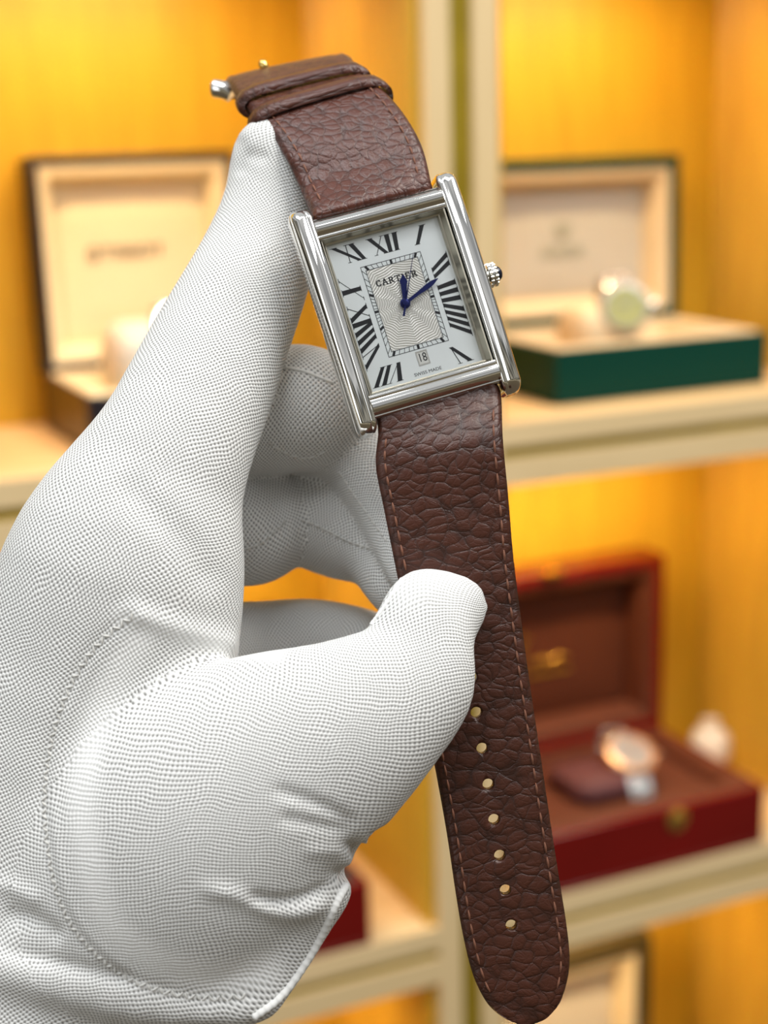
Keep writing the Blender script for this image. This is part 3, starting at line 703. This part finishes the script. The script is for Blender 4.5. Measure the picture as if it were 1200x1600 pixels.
def strap_secs(tab, n): return catmull(np.array(tab, float), n)
def strap(name, tab, n, T, m, parent, uoff=0.0, flip=False):
    """tab rows: Lx,Ly,Lz,Rx,Ry,Rz in sculpt mm, from the case outwards"""
    S = strap_secs(tab, n)
    L_, R_ = S[:, :3], S[:, 3:]
    C = (L_+R_)/2
    dl = np.gradient(C, axis=0); dl /= np.linalg.norm(dl, axis=1)[:, None]
    arc = np.concatenate([[0], np.cumsum(np.linalg.norm(np.diff(C, axis=0), axis=1))])
    W_ = R_-L_; hw = np.linalg.norm(W_, axis=1)/2
    wd = W_/(2*hw[:, None])
    N = np.cross(wd, dl); N /= np.linalg.norm(N, axis=1)[:, None]
    if flip: N = -N
    sec = []          # (across -1..1, height) closed, top first from left to right
    for u in np.linspace(-1, 1, 25):
        e = 1-abs(u); rr = 0.085
        h = 0.36*math.cos(u*PI/2*0.98)**0.8 - (0.8*(1-math.sqrt(max(0, 1-(1-min(e/rr, 1))**2))))
        g = -0.16*math.exp(-((abs(u)-0.845)/0.018)**2)
        sec.append((u, h+g))
    for u in np.linspace(1, -1, 9)[0:]:
        e = 1-abs(u); sec.append((u*0.995, -T+0.35*(1-min(e/0.1, 1))**2))
    k = len(sec); V = []; UV = []
    for i in range(n):
        q = min(1.0, hw[i]/3)
        for u, h in sec:
            V.append(C[i]+wd[i]*hw[i]*u+N[i]*(h if h > 0 or True else h)*1.0)
    F = []; uvs = []
    for i in range(n-1):
        for j in range(k):
            j2 = (j+1) % k
            F.append((i*k+j, i*k+j2, (i+1)*k+j2, (i+1)*k+j))
            for (a, c) in ((i, j), (i, j2), (i+1, j2), (i+1, j)): uvs.append((sec[c][0]*hw[a]+uoff+(40 if c >= 25 else 0), arc[a]))
    F.append(tuple(range(k-1, -1, -1))); F.append(tuple((n-1)*k+j for j in range(k)))
    for j in range(k-1, -1, -1): uvs.append((sec[j][0]*hw[0], 0))
    for j in range(k): uvs.append((sec[j][0]*hw[-1], arc[-1]))
    o = mesh(name, c2w(V), F, m, parent, uv=uvs, angle=70)
    return o, dict(C=C, wd=wd, hw=hw, N=N, arc=arc, dl=dl, n=n)
def at_strap(D, s, off, h=0.2):
    i = np.interp(s, D['arc'], np.arange(D['n'])); a = int(min(i, D['n']-2)); t = i-a
    g = lambda k: D[k][a]*(1-t)+D[k][a+1]*t
    return g('C')+g('wd')*off(g('hw'))+g('N')*h
def stitches(D, s0, s1, sides, inset, name, parent, m, ln=2.0, gap=0.75, extra=None):
    mb = MB()
    for sd in sides:
        s = s0
        while s < s1:
            off = lambda hw: sd*(hw-inset)
            p = at_strap(D, s, off, 0.05); q = at_strap(D, s+ln, off, 0.05); mid = at_strap(D, s+ln/2, off, 0.26)
            mb.tube([c2w(x)[0] for x in (p, p*0.5+mid*0.5+0, mid, q*0.5+mid*0.5, q)], [0.00012, 0.00021, 0.00024, 0.00021, 0.00012], 6)
            s += ln+gap
    for (a, b2) in (extra or []):
        mb.tube([c2w(a)[0], c2w((a+b2)/2+np.array([0, 0, .15]))[0], c2w(b2)[0]], 0.0002, 6)
    return mb.build(name, m, parent, angle=60)
T6 = lambda l, r: list(l)+list(r)
low = [T6(WP(-12.1, -18.0, -2.2), WP(12.1, -18.0, -2.2)), T6(WP(-12.1, -19.4, -0.9), WP(12.1, -19.4, -0.9)), T6(WP(-12.5, -21.5, -0.6), WP(12.3, -21.5, -0.6))]
for a in ((587, 725, 786, 682), (601, 800, 795, 778), (619, 890, 803, 872), (640, 990, 815, 968), (661, 1100, 830, 1078), (680, 1200, 845, 1178), (698, 1300, 860, 1280),
          (713, 1400, 876, 1382), (723, 1458, 886, 1446), (735, 1510, 891, 1497), (747, 1543, 887, 1535), (764, 1572, 876, 1568), (786, 1591, 858, 1590), (808, 1600, 835, 1600)):
    d = 285.5-0.0012*(a[1]-725)
    low.append(T6(cs(a[0], a[1], d), cs(a[2], a[3], d+0.6)))
lower, DL = strap('lower_strap', low, 150, 2.4, M_LEA, W, flip=True)
lower['label'] = 'long dark brown pebbled leather strap end with a row of round holes'
# punched holes
cut = MB()
for px, py in ((737, 1058), (744, 1113), (753, 1169), (762.5, 1225), (771.5, 1280), (780.5, 1336), (789.5, 1390), (798.5, 1445)):
    i = int(np.argmin([abs(800-c[1]/(-c[2])*-F_PX*-1 - py) if False else abs((800+(-c[1])/(-c[2])*F_PX)-py) for c in DL['C']]))
    c = DL['C'][i]; d = -c[2]; p = cs(px, py, d); Nn = DL['N'][i]; t1 = DL['wd'][i]; t2 = np.cross(Nn, t1); R = 1.05
    ring = [(math.cos(2*PI*k/20), math.sin(2*PI*k/20)) for k in range(20)]
    v = [c2w(p+Nn*h+(t1*cx+t2*sy)*R)[0] for h in (-5, 3) for cx, sy in ring]
    cut.add(v, [tuple(range(19, -1, -1)), tuple(range(20, 40))]+[(k, (k+1) % 20, 20+(k+1) % 20, 20+k) for k in range(20)])
co = mesh('cutter', np.array(cut.v), cut.f, M_EDGE)
co.data.materials.clear(); co.data.materials.append(M_LEA); 
bo = lower.modifiers.new('holes', 'BOOLEAN'); bo.object = co; bo.operation = 'DIFFERENCE'; bo.solver = 'EXACT'
bpy.context.view_layer.update()
dg = bpy.context.evaluated_depsgraph_get(); nm = bpy.data.meshes.new_from_object(lower.evaluated_get(dg))
lower.modifiers.clear(); lower.data = nm; bpy.data.objects.remove(co)
end = DL['arc'][-1]
tipc = []
stitches(DL, 7.2, end-6.5, (-1, 1), 1.75, 'stitching', lower, M_STITCH)

up = [T6(WP(-12.0, 18.0, -2.4), WP(12.0, 18.0, -2.4)), T6(WP(-12.0, 19.5, -1.2), WP(12.0, 19.5, -1.2)), T6(WP(-12.0, 21.5, -1.0), WP(12.0, 21.5, -1.0))]
for a in ((467, 287, 296, 661, 232, 296), (450, 248, 298, 644, 195, 299), (428, 212, 302, 620, 160, 302.5), (404, 182, 306.5, 592, 131, 307), (382, 158, 313, 567, 112, 313.5), (366, 138, 320, 556, 99, 321),
          (355, 122, 328, 547, 84, 329), (348, 124, 337, 538, 84, 338), (346, 142, 344, 535, 100, 345)):
    up.append(T6(cs(*a[:3]), cs(*a[3:])))
upper, DU = strap('upper_strap', up, 90, 2.6, M_LEA2, W, flip=False)
upper['label'] = 'short padded brown leather strap half curving away over the top'
stitches(DU, 6.5, 36, (-1, 1), 2.3, 'stitching', upper, M_STITCH)
# strap keepers and buckle
def keeper(frac, hw_add, hn, width, thick, name, shift=(0, 0, 0), slant=0.0):
    i = int(frac*(DU['n']-1)); C, wd, N, dl, hw = (DU[k][i] for k in ('C', 'wd', 'N', 'dl', 'hw'))
    C = C-N*(hn-0.9)+np.array(shift); A = hw+hw_add; n = 56; v = []; f = []
    for k in range(n):
        a = 2*PI*k/n; ca, sa = math.cos(a), math.sin(a)
        e = 0.42
        cx, cy = math.copysign(abs(ca)**e, ca), math.copysign(abs(sa)**0.75, sa)
        out = unit(wd*cx*0.5*(hn/A)+N*cy) if abs(ca) < 0.9 else unit(wd*ca+N*sa*0.5)
        base = C+wd*cx*A+N*cy*hn
        for (o1, o2) in ((-width/2, 0), (-width/2+0.4, thick), (0, thick*1.12), (width/2-0.4, thick), (width/2, 0), (0, -0.1)):
            v.append(base+dl*(o1+slant*cx)+out*o2)
    for k in range(n):
        k2 = (k+1) % n
        for j in range(6): f.append((k*6+j, k*6+(j+1) % 6, k2*6+(j+1) % 6, k2*6+j))
    uvs = []
    for q in f:
        for idx in q: uvs.append(((idx % 6)*1.4, (idx//6)*1.1 if True else 0))
    return mesh(name, c2w(v), f, M_LEA2, upper, uv=uvs, angle=70)
keeper(0.555, 1.2, 3.4, 4.2, 1.0, 'keeper_loop', slant=0.6)
keeper(0.655, 0.3, 2.3, 4.6, 1.2, 'keeper_loop', slant=0.3)
# buckle: silver frame at the end of the short strap, its bar end shows at the left
e0, e1 = cs(352, 143, 336), cs(330, 139, 336); 
mb = MB()
mb.tube([c2w(cs(362, 147, 336))[0], c2w(cs(352, 141, 336))[0], c2w(cs(334, 138, 336))[0], c2w(cs(329, 138, 336))[0]], [0.0019, 0.0020, 0.0020, 0.0013], 20)
fr = [cs(352, 138, 338), cs(372, 142, 346), cs(392, 142, 352), cs(505, 116, 354), cs(510, 112, 348), cs(510, 108, 342)]
mb.tube([c2w(p)[0] for p in catmull(fr, 40)], 0.0016, 12)
bk = mb.build('buckle', M_STEEL, W, angle=50)
mb = MB(); mb.tube([c2w(cs(416, 113, 331))[0], c2w(cs(414, 106, 330))[0], c2w(cs(410, 99, 330))[0], c2w(cs(405, 97, 330))[0]], [0.0009, 0.0009, 0.0010, 0.0005], 10)
mb.build('buckle_pin', M_GOLD, bk, angle=60)
#PART3
# ================================================================== the gloved hand
# one continuous surface: a smooth union of tapered limbs evaluated on a grid, then turned into a mesh
def chain(rows, n):
    """rows: px, py, radius in px, depth mm -> sculpt-space centres and radii in mm"""
    S = catmull(np.array(rows, float), n)
    c = np.array([cs(a, b, d) for a, b, r, d in S]); r = S[:, 2]*S[:, 3]/F_PX
    return c, r
CH = {}
CH['index'] = (chain([(440, 262, 72, 309), (433, 275, 72, 309), (426, 330, 78, 308), (400, 410, 88, 305), (372, 475, 96, 301), (344, 535, 103, 298), (314, 605, 112, 294), (266, 710, 124, 289), (228, 790, 147, 288), (196, 890, 186, 287), (165, 1020, 205, 289),
                       (120, 1200, 245, 293), (78, 1400, 290, 297), (40, 1600, 338, 300), (-60, 1850, 345, 306), (-200, 2150, 345, 316)], 34), 0.74)
CH['thumb'] = (chain([(716, 947, 46, 281), (680, 962, 66, 279.5), (655, 1008, 80, 277.5), (643, 1066, 96, 276), (586, 1110, 121, 274.5), (518, 1156, 148, 274), (434, 1202, 182, 275), (350, 1256, 212, 276), (286, 1316, 230, 278), (200, 1410, 236, 284)], 28), 0.62)
CH['middle'] = (chain([(225, 715, 90, 303), (310, 668, 90, 309), (400, 648, 92, 312), (462, 638, 97, 313), (492, 642, 92, 314)], 14), 1.0)
CH['middle_end'] = (chain([(470, 690, 50, 318), (540, 700, 60, 317), (592, 755, 60, 314), (630, 825, 56, 309), (655, 890, 48, 300)], 14), 1.0)
CH['ring'] = (chain([(200, 830, 90, 306), (300, 815, 88, 315), (385, 822, 92, 319), (418, 808, 82, 321)], 12), 1.0)
CH['ring_end'] = (chain([(440, 790, 60, 326), (500, 806, 82, 324), (545, 828, 78, 322), (590, 860, 58, 317), (630, 915, 56, 310)], 14), 1.0)
CH['little'] = (chain([(190, 1010, 100, 306), (300, 1030, 92, 318), (400, 1024, 82, 324), (490, 1016, 78, 326), (580, 1030, 70, 324), (640, 1060, 55, 318)], 18), 1.0)
lo = np.array([-92.0, -172.0, -360.0]); hi = np.array([32.0, 82.0, -232.0]); H = 1.0
nx, ny, nz = [int(v) for v in np.ceil((hi-lo)/H)]
FIELD = np.full((nx, ny, nz), 30.0, np.float32)
gx = (lo[0]+H*np.arange(nx)).astype(np.float32); gy = (lo[1]+H*np.arange(ny)).astype(np.float32); gz = (lo[2]+H*np.arange(nz)).astype(np.float32)
def seg_field(c, r, sz, X, Y, Z):
    D = None
    for i in range(len(c)-1):
        a, b_ = c[i], c[i+1]; d = b_-a; ds = d.copy(); ds[2] /= sz
        L2 = float(ds@ds)+1e-9
        px_, py_, pz_ = X-a[0], Y-a[1], (Z-a[2])/sz
        t = np.clip((px_*ds[0]+py_*ds[1]+pz_*ds[2])/L2, 0, 1)
        q = np.sqrt((px_-t*ds[0])**2+(py_-t*ds[1])**2+(pz_-t*ds[2])**2)-(r[i]+t*(r[i+1]-r[i]))
        q = q*(0.5+0.5*sz)
        if D is None: D = q
        else:
            h = np.maximum(1.2-np.abs(D-q), 0); D = np.minimum(D, q)-h*h*(0.25/1.2)
    return D
def box_of(c, r, m):
    a = np.maximum(((c-r[:, None]-m).min(0)-lo)/H, 0).astype(int); b_ = np.minimum(((c+r[:, None]+m).max(0)-lo)/H+1, (nx, ny, nz)).astype(int)
    return tuple(slice(p, max(p, q)) for p, q in zip(a, b_))
def add_field(c, r, sz, k):
    s_ = box_of(c, r, 10)
    X, Y, Z = gx[s_[0]][:, None, None], gy[s_[1]][None, :, None], gz[s_[2]][None, None, :]
    D = seg_field(c, r, sz, X, Y, Z); Fv = FIELD[s_]
    h = np.maximum(k-np.abs(Fv-D), 0); FIELD[s_] = np.minimum(Fv, D)-h*h*(0.25/k)
def carve(c, r, k=1.0):
    s_ = box_of(c, r, 4)
    X, Y, Z = gx[s_[0]][:, None, None], gy[s_[1]][None, :, None], gz[s_[2]][None, None, :]
    D = -seg_field(c, r, 1.0, X, Y, Z); Fv = FIELD[s_]
    h = np.maximum(k-np.abs(Fv-D), 0); FIELD[s_] = np.maximum(Fv, D)+h*h*(0.25/k)
for nm, k in (('index', 1.0), ('thumb', 3.2), ('middle', 0.8), ('middle_end', 0.5), ('ring', 0.8), ('ring_end', 0.5), ('little', 0.8)):
    (c, r), sz = CH[nm]; add_field(c, r, sz, k)
# folds and small bulges of the cloth: rows px, py, radius px, depth
for rows, k in (([(408, 232, 30, 309), (420, 226, 32, 309)], 4.0),
                ([(640, 950, 34, 280), (662, 934, 40, 280)], 2.5),
                ([(535, 1255, 26, 275), (565, 1268, 20, 276), (583, 1279, 11, 277)], 3.0),
                ([(515, 1290, 26, 275), (545, 1304, 20, 277), (563, 1311, 12, 278)], 3.0),
                ([(470, 1408, 20, 270), (505, 1400, 20, 274), (528, 1386, 15, 278)], 4.0),
                ([(-30, 1500, 24, 271), (90, 1532, 26, 270), (200, 1562, 24, 270), (310, 1578, 20, 271), (410, 1570, 14, 274)], 5.0),
                ([(380, 1560, 30, 275), (430, 1518, 34, 276), (470, 1455, 34, 277), (500, 1405, 26, 277)], 6.0)):
    c, r = chain(rows, 10); add_field(c, r, 1.0, k)

# gathered folds of the cloth at the thumb's base: grooves running in from the outline
for rows in ([(640, 1305, 16, 284), (598, 1302, 18, 280), (572, 1290, 12, 272)], [(612, 1345, 16, 284), (578, 1334, 13, 280), (535, 1318, 7, 264)], [(585, 1385, 14, 284), (556, 1362, 10, 281), (500, 1372, 7, 262), (440, 1402, 4, 253)]):
    carve(*chain(rows, 8), k=1.5)

def surface_nets(F, origin, h):
    ins = F < 0
    nx, ny, nz = F.shape
    cnt = np.zeros((nx-1, ny-1, nz-1), np.int8)
    for dx in (0, 1):
        for dy in (0, 1):
            for dz in (0, 1): cnt += ins[dx:nx-1+dx, dy:ny-1+dy, dz:nz-1+dz]
    act = (cnt > 0) & (cnt < 8)
    I, J, K = np.nonzero(act); n = len(I)
    idx = -np.ones(act.shape, np.int64); idx[I, J, K] = np.arange(n)
    S = np.zeros((n, 3)); C = np.zeros(n)
    corners = [(a, b, c) for a in (0, 1) for b in (0, 1) for c in (0, 1)]
    for a in corners:
        for ax_ in range(3):
            if a[ax_]: continue
            b = list(a); b[ax_] = 1
            fa = F[I+a[0], J+a[1], K+a[2]]; fb = F[I+b[0], J+b[1], K+b[2]]
            m = (fa < 0) != (fb < 0); t = np.where(m, fa/np.where(m, fa-fb, 1), 0)
            p = np.array(a, float)[None, :].repeat(n, 0); p[:, ax_] += t
            S += p*m[:, None]; C += m
    V = np.stack([I, J, K], 1)+S/C[:, None]
    faces = []
    for ax_ in range(3):
        o1, o2 = [(1, 2), (2, 0), (0, 1)][ax_]
        sl = [slice(0, None)]*3
        a = ins; sh = [slice(None)]*3; sh2 = [slice(None)]*3
        sh[ax_] = slice(0, -1); sh2[ax_] = slice(1, None)
        A, B = a[tuple(sh)], a[tuple(sh2)]
        E_ = np.stack(np.nonzero(A != B), 1)
        ok = (E_[:, o1] > 0) & (E_[:, o2] > 0) & (E_[:, o1] < F.shape[o1]-1) & (E_[:, o2] < F.shape[o2]-1)
        E_ = E_[ok]; st = A[E_[:, 0], E_[:, 1], E_[:, 2]]
        def g(d1, d2):
            q = E_.copy(); q[:, o1] -= d1; q[:, o2] -= d2
            return idx[q[:, 0], q[:, 1], q[:, 2]]
        q = np.stack([g(1, 1), g(0, 1), g(0, 0), g(1, 0)], 1)
        q[~st] = q[~st][:, ::-1]
        faces.append(q)
    Fc = np.vstack(faces); Fc = Fc[(Fc >= 0).all(1)]
    return V*h+origin, Fc
V, FC = surface_nets(FIELD, lo, H)
# relax
for it in range(4):
    acc = np.zeros_like(V); cn = np.zeros(len(V))
    for a, b_ in ((0, 1), (1, 2), (2, 3), (3, 0)):
        for p, q in ((a, b_), (b_, a)):
            np.add.at(acc, FC[:, p], V[FC[:, q]]); np.add.at(cn, FC[:, p], 1)
    V = V*0.45+0.55*acc/cn[:, None]
# keep only the largest outline; drop parts cut open at the grid's edge is fine (outside the frame)
def normals(V):
    n = np.zeros_like(V); fn = np.cross(V[FC[:, 2]]-V[FC[:, 0]], V[FC[:, 3]]-V[FC[:, 1]])
    for k in range(4): np.add.at(n, FC[:, k], fn)
    return n/(np.linalg.norm(n, axis=1)[:, None]+1e-12)
NV = normals(V)
def poly_dist(PX, PY, pl, n=80, par=False):
    P = catmull(np.array(pl, float), n); best = np.full(len(PX), 1e9); bt = np.zeros(len(PX))
    for i in range(n-1):
        a, b_ = P[i], P[i+1]; d = b_-a; t = np.clip(((PX-a[0])*d[0]+(PY-a[1])*d[1])/(d@d+1e-9), 0, 1)
        h_ = np.hypot(PX-a[0]-t*d[0], PY-a[1]-t*d[1]); bt = np.where(h_ < best, (i+t)/(n-1), bt); best = np.minimum(best, h_)
    return (best, bt) if par else best
SEAM = [(208, 962), (160, 1000), (122, 1050), (96, 1105), (80, 1160), (72, 1215), (70, 1270), (76, 1330), (88, 1390), (112, 1445), (150, 1490), (200, 1528), (260, 1550), (330, 1560), (392, 1556)]
BAND = [(228, 982), (190, 1040), (162, 1090), (142, 1150), (132, 1210), (130, 1270), (137, 1330), (150, 1390), (172, 1440), (215, 1482), (280, 1512), (350, 1525), (420, 1510)]
def relief(V, NV, rows):
    PX = 600+V[:, 0]/(-V[:, 2])*F_PX; PY = 800-V[:, 1]/(-V[:, 2])*F_PX
    fr = np.clip((NV[:, 2]-0.05)*3, 0, 1); out = V.copy()
    for pl, amp, wd, zmax in rows:
        dd, tt = poly_dist(PX, PY, pl, par=True); m = fr*(-V[:, 2] < zmax)*np.clip(np.sin(PI*tt)*2.2+(0.0 if len(pl) < 8 else 1), 0, 1)
        out += NV*(amp*np.exp(-(dd/wd)**2)*m)[:, None]
    return out
# ------------ cloth direction: every face is laid out along the limb it belongs to
names = list(CH)
def limb_coords(V):
    D = np.stack([seg_field(CH[k][0][0], CH[k][0][1], CH[k][1], V[:, 0], V[:, 1], V[:, 2]) for k in names], 1)
    return D
LD = limb_coords(V)
own = LD.argmin(1)
def uv_of(V, k):
    (c, r), sz = CH[names[k]]; c = np.asarray(c); m = len(c)
    arc = np.concatenate([[0], np.cumsum(np.linalg.norm(np.diff(c, axis=0), axis=1))])
    w = np.zeros((len(V), m))
    d2 = ((V[:, None, :]-c[None, :, :])**2).sum(2); w = np.exp(-(d2-d2.min(1)[:, None])/60.0); w /= w.sum(1)[:, None]
    T = np.gradient(c, axis=0); T /= np.linalg.norm(T, axis=1)[:, None]
    ref = np.array([0, 0, 1.0]); N = ref-T*(T@ref)[:, None]; N /= np.linalg.norm(N, axis=1)[:, None]; B = np.cross(T, N)
    Tq, Nq, Bq, cq = w@T, w@N, w@B, w@c; rq = w@r; aq = w@arc
    rel = V-cq
    v = aq+(rel*Tq).sum(1); a = np.arctan2((rel*Bq).sum(1), (rel*Nq).sum(1))
    R = 4.0+0.72*rq
    return a, R, v
uvA = [uv_of(V, k) for k in range(len(names))]
fown = own[FC[:, 0]]
UV = np.zeros((len(FC), 4, 2))
for k in range(len(names)):
    m = fown == k
    if not m.any(): continue
    a, R, v = uvA[k]; fa = a[FC[m]]; base = fa[:, :1]; fa = base+((fa-base+PI) % (2*PI)-PI)
    UV[m, :, 0] = fa*R[FC[m]]; UV[m, :, 1] = v[FC[m]]
V2 = relief(V, NV, [
    (SEAM, -0.35, 9, 300), ([(p[0]+12, p[1]) for p in SEAM[:-3]], 0.25, 8, 300),
    ([(185, 945), (240, 968), (320, 992), (400, 1012)], 0.9, 16, 290),
    ([(380, 1398), (430, 1408), (475, 1402), (520, 1380)], -1.1, 8, 290), ([(300, 1385), (370, 1400), (430, 1425), (480, 1425), (520, 1402)], 0.7, 12, 290),
    ([(180, 740), (240, 800), (300, 860), (340, 930)], -0.7, 26, 300), ([(420, 1230), (500, 1258), (560, 1290)], -0.7, 9, 290), ([(430, 1275), (500, 1290), (555, 1300)], -0.6, 9, 290),
    ([(470, 1330), (520, 1330), (555, 1330)], 0.4, 10, 290),
    ([(0, 1425), (60, 1440), (100, 1470)], -0.8, 14, 300), ([(-10, 1480), (120, 1512), (220, 1536)], -0.8, 12, 300), ([(-10, 1380), (30, 1392), (66, 1410)], 0.6, 12, 300),
    ([(372, 210), (378, 245), (376, 275)], -0.5, 12, 330), ([(380, 240), (420, 246)], -0.5, 9, 330)])
m_knit, nt, b = new_mat('white_knit_cloth'); L = nt.links.new
uvn = nt.nodes.new('ShaderNodeUVMap'); uvn.uv_map = 'UVMap'
wn_ = nt.nodes.new('ShaderNodeTexNoise'); wn_.inputs['Scale'].default_value = 0.09; L(uvn.outputs[0], wn_.inputs['Vector'])
vm = nt.nodes.new('ShaderNodeVectorMath'); vm.operation = 'MULTIPLY_ADD'; vm.inputs[1].default_value = (3.0, 3.0, 0); L(wn_.outputs['Color'], vm.inputs[0]); L(uvn.outputs[0], vm.inputs[2])
sp_ = nt.nodes.new('ShaderNodeSeparateXYZ'); L(vm.outputs[0], sp_.inputs[0])
cu = mth(nt, 'COSINE', mth(nt, 'MULTIPLY', sp_.outputs[0], PI/0.56)); cv = mth(nt, 'COSINE', mth(nt, 'MULTIPLY', sp_.outputs[1], PI/0.44))
wv = mth(nt, 'MULTIPLY', cu, cv)                     # -1 in the openings, +1 on the stitches
hgt = mth(nt, 'MULTIPLY_ADD', wv, 0.5, 0.5)
at = nt.nodes.new('ShaderNodeAttribute'); at.attribute_name = 'layer_and_highlight'
hole = mth(nt, 'SUBTRACT', 1.0, mth(nt, 'MINIMUM', mth(nt, 'MULTIPLY', hgt, 1.75), 1.0))
hole = mth(nt, 'MULTIPLY', hole, mth(nt, 'MULTIPLY_ADD', at.outputs['Fac'], -0.8, 0.95))
mx = nt.nodes.new('ShaderNodeMix'); mx.data_type = 'RGBA'; mx.inputs[6].default_value = (0.80, 0.80, 0.785, 1); mx.inputs[7].default_value = (0.12, 0.116, 0.112, 1); L(hole, mx.inputs[0])
L(mx.outputs[2], b.inputs['Base Color']); b.inputs['Roughness'].default_value = 0.85; b.inputs['Sheen Weight'].default_value = 0.15; b.inputs['Specular IOR Level'].default_value = 0.15
bp = nt.nodes.new('ShaderNodeBump'); bp.inputs['Distance'].default_value = 0.00022; bp.inputs['Strength'].default_value = 0.75; L(hgt, bp.inputs['Height']); L(bp.outputs[0], b.inputs['Normal'])

base_pt = c2w(cs(120, 1400, 300))[0]
HAND = root('gloved_hand', 'left hand in a white fine knit glove pinching the brown strap between thumb and fingers', 'hand', loc=tuple(base_pt))
bpy.context.view_layer.update()
glove = mesh('glove', c2w(V2), FC, m_knit, HAND, uv=UV.reshape(-1, 2))
PX = 600+V[:, 0]/(-V[:, 2])*F_PX; PY = 800-V[:, 1]/(-V[:, 2])*F_PX
band = poly_dist(PX, PY, BAND); pale_mask = np.clip(1.35-band/26, 0, 1)*(-V[:, 2] < 305)*(NV[:, 2] > 0)
web = poly_dist(PX, PY, [(190, 960), (260, 985), (340, 1005), (430, 1022)]); pale_mask = np.maximum(pale_mask, np.clip(1.2-web/18, 0, 1)*(-V[:, 2] < 290))  # highlight on the web fold painted in as paler cloth
tip = poly_dist(PX, PY, [(640, 920), (700, 920), (740, 960)]); pale_mask = np.maximum(pale_mask, 0.6*np.clip(1.5-tip/30, 0, 1)*(-V[:, 2] < 290))  # light from above on the thumb tip painted in as paler cloth
att = glove.data.attributes.new('layer_and_highlight', 'FLOAT', 'POINT'); att.data.foreach_set('value', pale_mask.astype(np.float32))
ss = glove.modifiers.new('smooth', 'SUBSURF'); ss.levels = 1; ss.render_levels = 1

bvh = BVHTree.FromPolygons([tuple(p) for p in V2], [tuple(map(int, f)) for f in FC])
def on_cloth(pl, n, lift=0.0, skip=None):
    """points of the glove surface under a traced line (sculpt mm)"""
    out = []
    for px, py in catmull(np.array(pl, float), n):
        o = Vector((0, 0, 0)); d = Vector(cs(px, py, 100)).normalized()
        h, nn, i, t = bvh.ray_cast(o, d)
        if h is None: continue
        out.append((np.array(h)-np.array(d)*lift))
    return out
def smooth_pts(P, it=3):
    P = np.array(P)
    for _ in range(it): P[1:-1] = 0.25*P[:-2]+0.5*P[1:-1]+0.25*P[2:]
    return P
def rope(name, pl, rad, n, m=M_THREAD, lift=0.0, twist=0.0):
    P = smooth_pts(on_cloth(pl, n, lift)); mb = MB()
    rr = [rad*0.001*(1+twist*math.sin(i*2.1)) for i in range(len(P))]
    mb.tube(list(c2w(P)), rr, 8)
    return mb.build(name, m, glove if False else HAND, angle=80)
def stitch_row(name, pl, n, rad, ln, zig=0.0):
    """short thread stitches lying along a traced line"""
    P = smooth_pts(on_cloth(pl, n*4, 0.02)); mb = MB(); k = len(P)
    arc = np.concatenate([[0], np.cumsum(np.linalg.norm(np.diff(P, axis=0), axis=1))]); s = 0; j = 0
    while s < arc[-1]-ln:
        g = lambda q: np.array([np.interp(q, arc, P[:, i]) for i in range(3)])
        a, b_ = g(s), g(s+ln); t = unit(b_-a); sd = unit(np.cross(t, (0, 0, 1)))*zig*(1 if j % 2 else -1)
        mid = (a+b_)/2+np.array([0, 0, rad*1.0])
        mb.tube(list(c2w([a-sd, mid, b_+sd])), [rad*0.0006, rad*0.001, rad*0.0006], 6); s += ln*1.4; j += 1
    return mb.build(name, M_THREAD2, HAND, angle=80)
M_THREAD2 = mat('off_white_thread', (0.62, 0.61, 0.58), 0.85)
stitch_row('thumb_gusset_seam', SEAM, 60, 0.24, 0.8, 0.45)
rope('hem_cord', [(396, 1590), (438, 1558), (477, 1505), (505, 1455), (525, 1412), (540, 1384)], 0.8, 70, twist=0.12)
rope('thumb_side_seam', [(628, 905), (612, 930), (596, 955), (580, 976)], 0.42, 40, twist=0.12)
stitch_row('finger_seam', [(418, 690), (445, 708), (480, 716), (514, 704)], 30, 0.26, 1.4)
rope('finger_edge_seam', [(446, 574), (475, 580), (500, 590), (520, 598)], 0.35, 30)
stitch_row('finger_seam', [(384, 858), (410, 848), (436, 824), (452, 806)], 26, 0.28, 1.1)
stitch_row('finger_seam', [(470, 812), (505, 826), (545, 846), (582, 858)], 30, 0.28, 1.1)
stitch_row('finger_seam', [(530, 738), (552, 772), (580, 812), (606, 848)], 30, 0.26, 1.3)
